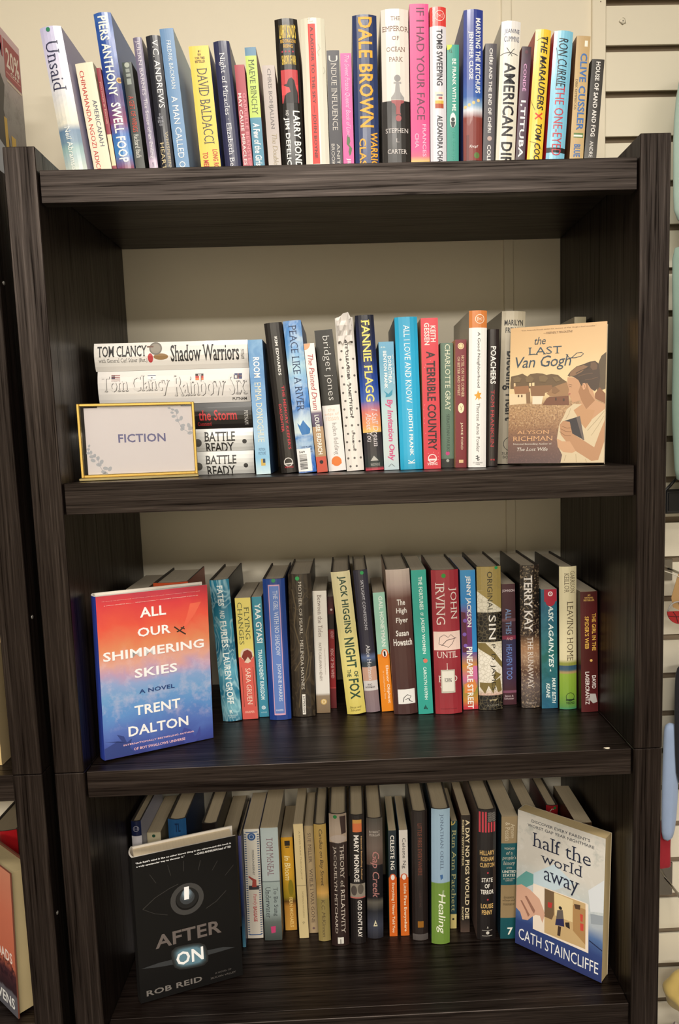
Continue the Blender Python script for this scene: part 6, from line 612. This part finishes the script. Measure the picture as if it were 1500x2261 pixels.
# ------------------------------------------------------------ face-out books
def face_book(p, z0, kind, th, facem, spinem, backm, pagesm, texts, shapes, g, label, group, name='book'):
    x, y, yaw, tl, rl, w, H = p
    u = Vector((math.cos(yaw), math.sin(yaw), 0)); n = Vector((u.y, -u.x, 0)); up = Vector((0, 0, 1)) * math.cos(tl) - n * math.sin(tl)
    u2 = u * math.cos(rl) + up * math.sin(rl); up2 = -u * math.sin(rl) + up * math.cos(rl); back = up2.cross(u2)
    mt = Matrix((( u2.x, back.x, up2.x, x), (u2.y, back.y, up2.y, y), (u2.z, back.z, up2.z, 0), (0, 0, 0, 1)))
    lift = max(0, -min((mt @ Vector((a, b, 0))).z for a in (0, w) for b in (0, th)))
    root = empty(name, (x, y, z0 + .0003 + lift), label, 'book', group); root.rotation_euler = mt.to_euler()
    t = .0024 if kind == 'h' else .0005
    V, F, fm = [], [], []
    ns = 6; bl = .004 if kind == 'h' else .0004
    arc = [(-bl * (1 - (2 * k / ns - 1) ** 2), th * k / ns) for k in range(ns + 1)]
    out = [(w, 0), (w * .5, 0)] + arc + [(w * .5, th), (w, th)]
    inn = [(w, t), (w * .5, t)] + [(a + t, t + (th - 2 * t) * k / ns) for k, (a, b) in enumerate(arc)] + [(w * .5, th - t), (w, th - t)]
    N = len(out); V = [(a, b, z) for z in (0, H) for a, b in out + inn]
    for i in range(N - 1):
        mi = 0 if i < 2 else 2 if i >= N - 3 else 1
        F.append((i, i + 1, 2 * N + i + 1, 2 * N + i)); fm.append(mi)
        F.append((N + i + 1, N + i, 3 * N + i, 3 * N + i + 1)); fm.append(3)
        F.append((2 * N + i, 2 * N + i + 1, 3 * N + i + 1, 3 * N + i)); fm.append(3 if kind == 'h' else mi)
        F.append((i + 1, i, N + i, N + i + 1)); fm.append(mi)
    F.append((0, N, 3 * N, 2 * N)); fm.append(3); F.append((N - 1, 2 * N - 1, 4 * N - 1, 3 * N - 1)); fm.append(3)
    o = link_mesh('cover', V, F, [facem, spinem, backm, flat('6c3c2c' if 'orange' in label else 'd8d0c4' if kind == 'h' else 'b8ac94', 1, .6)], root, fm)
    bm = bmesh.new(); o.data.update(); bm.from_mesh(o.data); bmesh.ops.recalc_face_normals(bm, faces=bm.faces); bm.to_mesh(o.data); bm.free()
    m_ = .0035 if kind == 'h' else 0
    box('page_block', (t + .0008, t + .0002, m_), (w - (.005 if kind == 'h' else .0008), th - t - .0002, H - m_ - (0 if kind == 'h' else .0002)), pagesm, root, 0)
    for i, s in enumerate(shapes):
        for V2, F2, c in shape2d(s[0], s[1], w, H, s[3] if len(s) > 3 else None):
            V2 = [(max(.0004, min(w - .0004, a)), max(.0004, min(H - .0004, b))) for a, b in V2]
            surf('cover_picture', V2, F2, [flat(c or s[2], g, .5)], root, lambda q: 0, .00010 + i * 9e-6)
    for (s, xa, za, xb, zb, c, st) in texts:
        V2, F2, _ = layout(s, st); V2 = [(xa + a * (xb - xa), za + b * (zb - za)) for a, b in V2]
        surf('lettering', V2, F2, [flat(c, g, .45)], root, lambda q: 0, .00055)
    return root
def art_mat(name, H, g, stops, extra=(), rough=.4):
    mt, nt, p = new_mat(name); t = nt.nodes.new('ShaderNodeTexCoord'); sx = nt.nodes.new('ShaderNodeSeparateXYZ'); nt.links.new(t.outputs['Object'], sx.inputs[0])
    v = texcoord(nt); nz = noise(nt, v, 22, 4, .55, .5)
    a = nt.nodes.new('ShaderNodeMath'); a.operation = 'MULTIPLY_ADD'; nt.links.new(nz, a.inputs[0]); a.inputs[1].default_value = extra[0] if extra else 0; a.inputs[2].default_value = -(extra[0] if extra else 0) / 2
    s = nt.nodes.new('ShaderNodeMath'); s.operation = 'ADD'; nt.links.new(sx.outputs['Z'], s.inputs[0]); nt.links.new(a.outputs[0], s.inputs[1])
    mr = nt.nodes.new('ShaderNodeMapRange'); mr.inputs['From Min'].default_value = H; mr.inputs['From Max'].default_value = 0; nt.links.new(s.outputs[0], mr.inputs['Value'])
    c = ramp(nt, mr.outputs[0], [(q, lin(h, g)) for q, h in stops])
    for (sc_, lo, hi, col, amt, zlo, zhi) in extra[1:]:
        f = ramp(nt, noise(nt, v, sc_, 5, .7), [(lo, (0, 0, 0, 1)), (hi, (amt, amt, amt, 1))])
        k = ramp(nt, mr.outputs[0], [(max(zlo - .04, 0), (0, 0, 0, 1)), (zlo, (1, 1, 1, 1)), (zhi, (1, 1, 1, 1)), (min(zhi + .04, 1), (0, 0, 0, 1))])
        f = mixrgb(nt, 1.0, f, k, 'MULTIPLY'); c = mixrgb(nt, f, c, lin(col, g))
    nt.links.new(c, p.inputs['Base Color']); p.inputs['Roughness'].default_value = rough; return mt
for key, (p, z0, tx, sh) in COVERS.items():
    H = p[6]
    if key == 'vangogh':
        fm_ = art_mat('sepia_cover_art', H, .84, [(0, 'dcb27c'), (.18, 'e4be88'), (.36, 'ecd09c'), (.50, 'e8cc98'), (.565, 'b08a5c'), (.62, 'b88e5e'), (.74, '9c7048'), (.84, '745040'), (1, '5c4440')], (.012, (420, .48, .60, '6c4428', .75, .58, .80), (300, .5, .62, 'e0bc8c', .6, .56, .72), (300, .52, .66, '8c6458', .5, .82, 1)))
        face_book(p, z0, 'p', .017, fm_, flat('6a4a34', 1), flat('8a6a4c', 1), pages_mat('c8b48c', 1), tx, sh, .86, 'sepia paperback standing face out, a woman holding a book before thatched cottages', GROUP[2])
    elif key == 'skies':
        fm_ = art_mat('sunset_cover_art', H, 1.0, [(0, 'b83a48'), (.07, 'd03c40'), (.2, 'dc5440'), (.33, 'd8865c'), (.42, 'd8a090'), (.48, 'b898b4'), (.54, '8ca0cc'), (.62, '6c9ccc'), (.74, '5c8cc8'), (.84, '5470b8'), (.94, '40509c'), (1, '343c80')], (.045, (30, .5, .72, 'dcc8d4', .5, .42, .80)))
        face_book(p, z0, 'h', .032, fm_, flat('1c2c74', 1.6), flat('20306c', 1.6), pages_mat('d8d0c8', 1.3), tx, sh, 1.1, 'hardback standing face out with a red to blue sunset sky cover', GROUP[3])
    elif key == 'afteron':
        fm_ = art_mat('black_cover_art', H, 1.0, [(0, '100f0e'), (.5, '100f0e'), (1, '0e0d0d')], (0,), .5)
        fm_.node_tree.nodes['Principled BSDF'].inputs['Specular IOR Level'].default_value = .18
        face_book(p, z0, 'h', .036, fm_, flat('141211'), flat('161413'), pages_mat('c8b498', 1.6), tx, sh, 1.7, 'black hardback standing face out with a glowing power button eye', GROUP[4])
    else:
        fm_ = art_mat('pale_photo_cover_art', H, 1.4, [(0, 'a8a49c'), (.1, 'b8b4ac'), (.35, 'b4b0a8'), (.5, 'a4acac'), (.62, '949ca4'), (.72, '48628c'), (.82, '2c3c6c'), (1, '28305c')], (.03, (60, .5, .7, '7c8480', .5, 0, .2), (25, .5, .7, 'd8d4cc', .5, .2, .6)))
        face_book(p, z0, 'p', .026, fm_, flat('a0a09c', 1.6), flat('807c78', 1.6), pages_mat('a8946c', 1.5), tx, sh, 1.2, 'pale paperback standing face out with a hand holding a street photograph', GROUP[4])
# ------------------------------------------------------------ sign in a gold frame
gold = flat('d8b868', 1, .25, .85, 'brass')
sg = empty('framed_sign', (.0068, .060, Z2 + .0003), 'small brass edged glass frame holding a white card that reads FICTION', 'sign', None, (0, 0, .186))
SW, SH_ = .1655, .111
box('frame_side', (0, -.004, .004), (.0042, .005, SH_), gold, sg, .0008); box('frame_side', (SW - .0042, -.004, .004), (SW, .005, SH_), gold, sg, .0008)
box('frame_top', (.0042, -.004, SH_ - .0042), (SW - .0042, .005, SH_), gold, sg, .0008); box('frame_bottom', (.0042, -.004, .004), (SW - .0042, .005, .0082), gold, sg, .0008)
box('stand_foot', (-.002, -.012, 0), (SW + .001, .008, .0038), flat('b0a070', 1, .3, .6), sg, .0008)
box('card', (.0095, -.0002, .0085), (.1655, .0004, .1045), flat('c8c0c0', 1, .6), sg, 0)
box('backing_card', (.028, .0006, .04), (.146, .0011, .1095), flat('cfcac6', 1, .6), sg, 0)
gm, gnt, gp = new_mat('clear_glass'); gp.inputs['Base Color'].default_value = (.98, .99, .98, 1); gp.inputs['Roughness'].default_value = .02; gp.inputs['Transmission Weight'].default_value = 1.0; gp.inputs['IOR'].default_value = 1.45; gp.inputs['Alpha'].default_value = .22
box('glass_pane', (.0043, -.0026, .0083), (SW - .0043, -.0016, SH_ - .0043), gm, sg, 0)
V2, F2, _ = layout('FICTION', 'b')
surf('lettering', [(.0545 + a * .067, .0535 + b * .0125) for a, b in V2], F2, [flat('5c5a80', 1)], sg, lambda q: -.0002, .00015)
lf = random.Random(2)
for nm, pts in (('corner_leaves', [(.129, .1025, .3), (.134, .100, .2), (.133, .0955, .2), (.139, .0985, .5), (.1405, .096, .9), (.135, .090, .4), (.140, .084, .3), (.1455, .087, .9), (.147, .076, .5), (.1465, .0715, .7), (.156, .076, 1.2), (.158, .0715, .6), (.157, .065, .4)]),
                ('corner_leaves', [(.0135, .0505, .8), (.012, .0455, .3), (.0155, .041, 1.1), (.0115, .040, .3), (.020, .036, .9), (.0155, .0345, .2), (.0245, .032, .9), (.0175, .029, .1), (.029, .0265, .8), (.025, .0225, .2), (.034, .017, .2), (.040, .016, .8), (.031, .0115, .1), (.0335, .009, .3)])):
    V, F = [], []
    for i, (a, b, an) in enumerate(pts):
        r = .0022 + .0016 * min(1, i / 8); an = an * 2 - .6; n = len(V)
        V += [(a + r * math.cos(t) * math.cos(an) - r * .68 * math.sin(t) * math.sin(an), b + r * math.cos(t) * math.sin(an) + r * .68 * math.sin(t) * math.cos(an)) for t in [k * math.pi / 6 for k in range(12)]]; F.append(tuple(range(n, n + 12)))
    surf(nm, V, F, [flat('9c9ea4', 1)], sg, lambda q: -.0002, .0001)
    Vs, Fs = stroke([(a, b) for a, b, c in pts[::3]], .0006); surf('stem', Vs, Fs, [flat('8c8e94', 1)], sg, lambda q: -.0002, .00012)
# ------------------------------------------------------------ things on the neighbouring case
g1 = empty('book', (-.127, .07, Z1 + .0003), 'tall picture covered book with a red 20% corner sticker on the neighbouring case', 'book', None)
w_, D_, H_ = .032, .18, .274
book_body(g1, 'p', w_, D_, H_, flat('b8a8a8'), art_mat('grey_cover_art', H_, 1, [(0, 'd8b8c0'), (.2, 'b8a8a8'), (.4, '8c8884'), (.7, '7c7470'), (.85, 'a89890'), (1, '907868')], (.03, (30, .5, .7, '4c4440', .6, .3, .9))), flat('c8bca4'), pages_mat('d8ccb8', 1))
def side_print(nm, V2, F, col, eps=.0002):
    """flat print on the face that looks towards +x; V2 in (y, z)"""
    o = link_mesh(nm, [(w_ / 2 + eps, a, b) for a, b in V2], F, flat(col, 1, .45), g1); return o
R_ = lambda a, b, c, d: ([(a, b), (c, b), (c, d), (a, d)], [(0, 1, 2, 3)])
side_print('sticker', *R_(.122, .205, .177, .262), 'a03840'); side_print('sticker_line', *R_(.125, .2, .176, .203), 'e0c8b0', .0003); side_print('sticker_line', *R_(.125, .213, .174, .2145), 'e0a8a0', .0003)
for s, a, b, c, d, col in (('20%', .128, .222, .173, .252, 'ecdcd0'), ('OFF', .14, .2155, .17, .2205, 'ecdcd0'), ('DREAM', .02, .232, .118, .262, 'b03850'), ('EST ON', .03, .004, .165, .045, 'c8584c')):
    V, F, _ = layout(s, 'b'); side_print('lettering', [(a + x * (c - a), b + y * (d - b)) for x, y in V], F, col, .0004)
side_print('cover_picture', [(.02, .03), (.1, .03), (.12, .1), (.105, .15), (.115, .19), (.09, .215), (.07, .2), (.04, .12)], [tuple(range(8))], '2c2828', .00025)
side_print('cover_picture', *R_(.104, .085, .114, .14), 'd0a83c', .0003); side_print('cover_picture', *R_(.125, .09, .14, .12), 'd0a83c', .0003); side_print('cover_picture', [(.06, .05), (.12, .04), (.11, .09), (.08, .1)], [(0, 1, 2, 3)], 'b0b4b8', .0003)
o2 = empty('book', (-.150, .04, Z3 + .0003), 'yellowed paperback with its page edges outward on the neighbouring third shelf', 'book', None)
book_body(o2, 'p', .030, .12, .18, flat('a08c68', 1.3), flat('a08c68', 1.3), flat('a08c68', 1.3), pages_mat('b8a070', 1.4))
for c_ in o2.children:
    for v in c_.data.vertices: v.co.y = .12 - v.co.y
    c_.data.flip_normals()
r3 = empty('book', (-.222, .19, Z4 + .0003), 'bright red hardback behind the orange cover on the neighbouring bottom shelf', 'book', None)
book_body(r3, 'h', .05, .15, .225, flat('8c1418', 1.8, .3), flat('6c1014', 1.8), flat('3a3430'), pages_mat('84765e', 1.5))
face_book([-.2497, .1257, -.709, .03, 0, .14, .236], Z4, 'h', .034, art_mat('orange_cover_art', .236, 1.8, [(0, '9c6450'), (.3, '9c5844'), (.66, '94503c'), (.72, '3c2024'), (.84, '24181c'), (.86, '4c4a50'), (1, '46464c')], (.03, (90, .48, .56, '24141a', .9, .66, .82))), flat('7c4434', 1.6), flat('7c4434', 1.6), pages_mat('9c8c68', 1.4),
          [('OWENS', .045, .010, .132, .028, 'c8c4c0', 'b'), ('CRAWDADS', .02, .085, .132, .103, 'c8b0a8', 'b')], [], 1.6, 'orange hardback with dark trees standing face out beyond the black gap', None)
# ------------------------------------------------------------ goods hanging on the slatted wall
def cloth(name, poly, y0, dy, mat, label, cat, amp=.006, seed=1, group=None):
    """hanging garment: outline widths at heights -> a closed lens shaped tube with folds. poly: (z, x_left, x_right)"""
    rnd = random.Random(seed); n = 28; V, F = [], []
    ph = [rnd.uniform(0, 6) for _ in range(4)]
    m = len(poly)
    for (z, xa, xb) in poly:
        for k in range(n):
            t = 2 * math.pi * k / n; cx, rx = (xa + xb) / 2, (xb - xa) / 2
            x = cx - rx * math.cos(t); f = amp * math.sin(x * 140 + ph[0] + z * 9) + amp * .6 * math.sin(x * 310 + ph[1] - z * 14)
            V.append((x, y0 + dy * math.sin(t) + f * abs(math.sin(t)), z + .004 * math.sin(x * 60 + ph[2])))
    for j in range(m - 1):
        for k in range(n): F.append((j * n + k, j * n + (k + 1) % n, (j + 1) * n + (k + 1) % n, (j + 1) * n + k))
    F.append(tuple(range(n))); F.append(tuple(range((m - 1) * n, m * n))[::-1])
    bm = bmesh.new(); vs = [bm.verts.new(v) for v in V]
    for f in F: bm.faces.new([vs[k] for k in f])
    o = fin(bm, name, mat, None, smooth=True)
    sub = o.modifiers.new('s', 'SUBSURF'); sub.levels = sub.render_levels = 1
    return tag(o, label, cat, group)
def fabric(name, h, g=1):
    mt, nt, p = new_mat(name); v = texcoord(nt); c = mixrgb(nt, noise(nt, v, 30, 4), lin(h, g * .85), lin(h, g)); nt.links.new(c, p.inputs['Base Color'])
    p.inputs['Roughness'].default_value = .85; p.inputs['Sheen Weight'].default_value = .2; bump(nt, p, noise(nt, v, 900, 1), .15, .0005); return mt
cloth('mint_top', [(.635, 1.03, 1.14), (.600, .972, 1.20), (.528, .9584, 1.22), (.4635, .9560, 1.22), (.40, .958, 1.21), (.345, .9580, 1.20), (.318, .968, 1.19)], .25, .022, fabric('mint_cotton', 'a8bfb4'), 'pale mint top hanging highest on the slatted wall', 'shirt', .004, 1)
cloth('green_top', [(.297, .96, 1.20), (.279, .9578, 1.21), (.20, .959, 1.22), (.1115, .9621, 1.22), (.018, .9596, 1.22), (-.0455, .9650, 1.21), (-.09, .968, 1.20), (-.122, .9690, 1.19)], .25, .02, fabric('sage_cotton', '8fa89c'), 'grey green garment hanging below the pale mint top', 'shirt', .005, 3)
dark = flat('1a1a1c', 1, .4); chrome = flat('b0aca4', 1, .2, 1, 'chrome')
def hook_rail(x, z, w, h, label, mat, xe, drop=0):
    t = empty('wall_hook', (x, WY_ - .0003, z), label, 'hook')
    box('plate', (0, -.004, 0), (w, 0, h), mat, t, .0008)
    tube('prong', [(w * .62, -.002, h * .55), (w * .62 + .004, -.05, h * .5), (w * .62 + .01, -.15, h * .48 - drop), (w * .62 + xe, -.19, h * .6)], .0026, mat, t)
    return t
# black holder with rounded frame
bh = empty('black_holder', (.975, .30, -.175), 'black frame shaped plastic holder under the grey green garment', 'holder')
box('frame_body', (0, 0, 0), (.16, .012, .045), dark, bh, .004); box('inner_panel', (.006, -.0015, .006), (.15, 0, .039), flat('0c0c0e', 1, .3), bh, .0006)
tube('hook_arm', [(.003, .003, .044), (.008, -.002, .052), (.014, -.004, .060), (.020, 0, .064)], .0028, dark, bh)
hook_rail(.9995, -.3125, .0205, .042, 'chrome hook plate holding the brown card tag', chrome, .03)
# tag with string
tg = empty('price_tag', (.983, .285, -.347), 'brown card tag with curly black writing and white string', 'tag')
bm = bmesh.new(); pr = [(0, .018), (.004, 0), (.016, -.006), (.05, -.006), (.05, .06), (.012, .062)]
a = [bm.verts.new((x, 0, z)) for x, z in pr]; b = [bm.verts.new((x, .0008, z)) for x, z in pr]; bm.faces.new(a); bm.faces.new(b[::-1])
for i in range(6): bm.faces.new((a[i], b[i], b[(i + 1) % 6], a[(i + 1) % 6]))
fin(bm, 'card', flat('b08c5c', 1, .7), tg)
tube('string', [(-.012, .01, .068), (0, .0, .064), (.012, -.001, .058), (.022, 0, .05)], .0009, flat('d8d0c0', 1, .8), tg)
V, F = stroke([(.016, .03), (.02, .026), (.015, .02), (.021, .012), (.014, .006)], .0016); surf('ink_marks', V, F, [flat('2a2018')], tg, lambda q: 0, .0003)
# ornament
og = empty('ornament', (.997, .278, -.353), 'red half round ornament with black ball seams on a grey ring', 'ornament')
def halfdisc(r, n=16): return [(r * math.cos(math.pi + math.pi * k / n), r * math.sin(math.pi + math.pi * k / n)) for k in range(n + 1)]
hd = halfdisc(.024); bm = bmesh.new(); a = [bm.verts.new((x, 0, z)) for x, z in hd]; b = [bm.verts.new((x, .003, z)) for x, z in hd]; bm.faces.new(a); bm.faces.new(b[::-1])
for i in range(len(a)): j = (i + 1) % len(a); bm.faces.new((a[i], b[i], b[j], a[j]))
fin(bm, 'ball', flat('a02024', 1, .4), og, .0004, 1)
for pts in ([(0, 0), (0, -.0238)], [(-.022, -.008), (-.008, -.010), (.008, -.010), (.022, -.008)], [(-.014, 0), (-.008, -.008), (-.004, -.022)], [(.014, 0), (.008, -.008), (.004, -.022)]):
    V, F = stroke(pts, .0012); surf('seam', V, F, [flat('141010')], og, lambda q: 0, .0004)
tube('ring', [(.018 * math.cos(t) - .004, .001, .018 * math.sin(t)) for t in [math.pi * k / 10 for k in range(11)]], .0014, flat('a09c98', 1, .5), og)
starm = fabric('navy_black_cotton', '14141c')
sg2 = cloth('black_garment', [(-.452, 1.02, 1.12), (-.47, 1.000, 1.20), (-.50, .9985, 1.21), (-.60, .9990, 1.22), (-.69, 1.004, 1.22), (-.712, 1.010, 1.21)], .30, .016, starm, 'black garment with tiny gold stars hanging beside the pale blue trouser leg', 'garment', .004, 5)
rs = random.Random(8)
for i in range(9):
    zz = -.50 - .022 * i; xx = 1.004 + rs.uniform(0, .025); pts = [(xx + (.0026 if k % 2 == 0 else .0011) * math.sin(2 * math.pi * k / 10), zz + (.0026 if k % 2 == 0 else .0011) * math.cos(2 * math.pi * k / 10)) for k in range(10)]
    o = surf('star', pts, [tuple(range(10))], [flat('b8a468', 1, .4)], sg2, lambda q: .30 - .021, .0006)
cloth('blue_trousers', [(-.578, .985, 1.004), (-.60, .984, 1.0135), (-.70, .982, 1.0150), (-.78, .982, 1.012), (-.82, .984, 1.006)], .31, .008, fabric('pale_blue_denim', 'a2b6d8'), 'pale blue trouser leg hanging against the bookcase post', 'trousers', .001, 6)
cloth('red_cloth', [(-.775, .99, 1.010), (-.80, .985, 1.0095), (-.85, .983, 1.007), (-.885, .984, 1.010), (-.888, .986, 1.009)], .325, .005, fabric('red_cotton', 'a01828'), 'red cloth hanging below the pale blue trouser leg', 'cloth', .001, 7)
hook_rail(.990, -.969, .0405, .070, 'large chrome hook plate with a double prong above the plush toys', chrome, .06, .02)
# plush toys
yl = empty('plush_toy', (1.035, .27, -1.13), 'yellow rounded plush toy with black stitched marks', 'toy')
lump('body', (0, 0, .02), .058, fabric('yellow_plush', 'd0b468'), yl, .07, 3, 4, (1, .7, .72), 1.5)
for k in range(4): tube('stitching', [(-.038 + k * .016 + .003 * j, -.0385 + .0006 * abs(j - 2), .035 - .012 * j) for j in range(5)], .0012, flat('2a2018'), yl)
wt = empty('plush_toy', (1.02, .25, -1.27), 'white plush toy with pale arms under the yellow one', 'toy')
wp = fabric('white_plush', 'dcd0c0')
lump('body', (.02, 0, .02), .075, wp, wt, .05, 7, 4, (1, .8, .7))
tube('arm', [(-.045, -.01, .115), (-.02, -.03, .095), (.01, -.04, .082), (.04, -.03, .080)], [.014, .018, .019, .016], fabric('pale_plush', 'c8b8b4'), wt, 14)
lump('brown_patch', (.012, -.035, .068), .012, fabric('brown_plush', '8c4424'), wt, .1, 9, 3)
# paint chip on the third rail
ch = lump('paint_chip', (.7644, .0105, Z3 + .0006), .0028, flat('cfc4b0', 1.2, .7), None, .3, 3, 2, (1.6, .8, .35)); tag(ch, 'pale crumb lying on the edge of the third shelf', 'crumb')
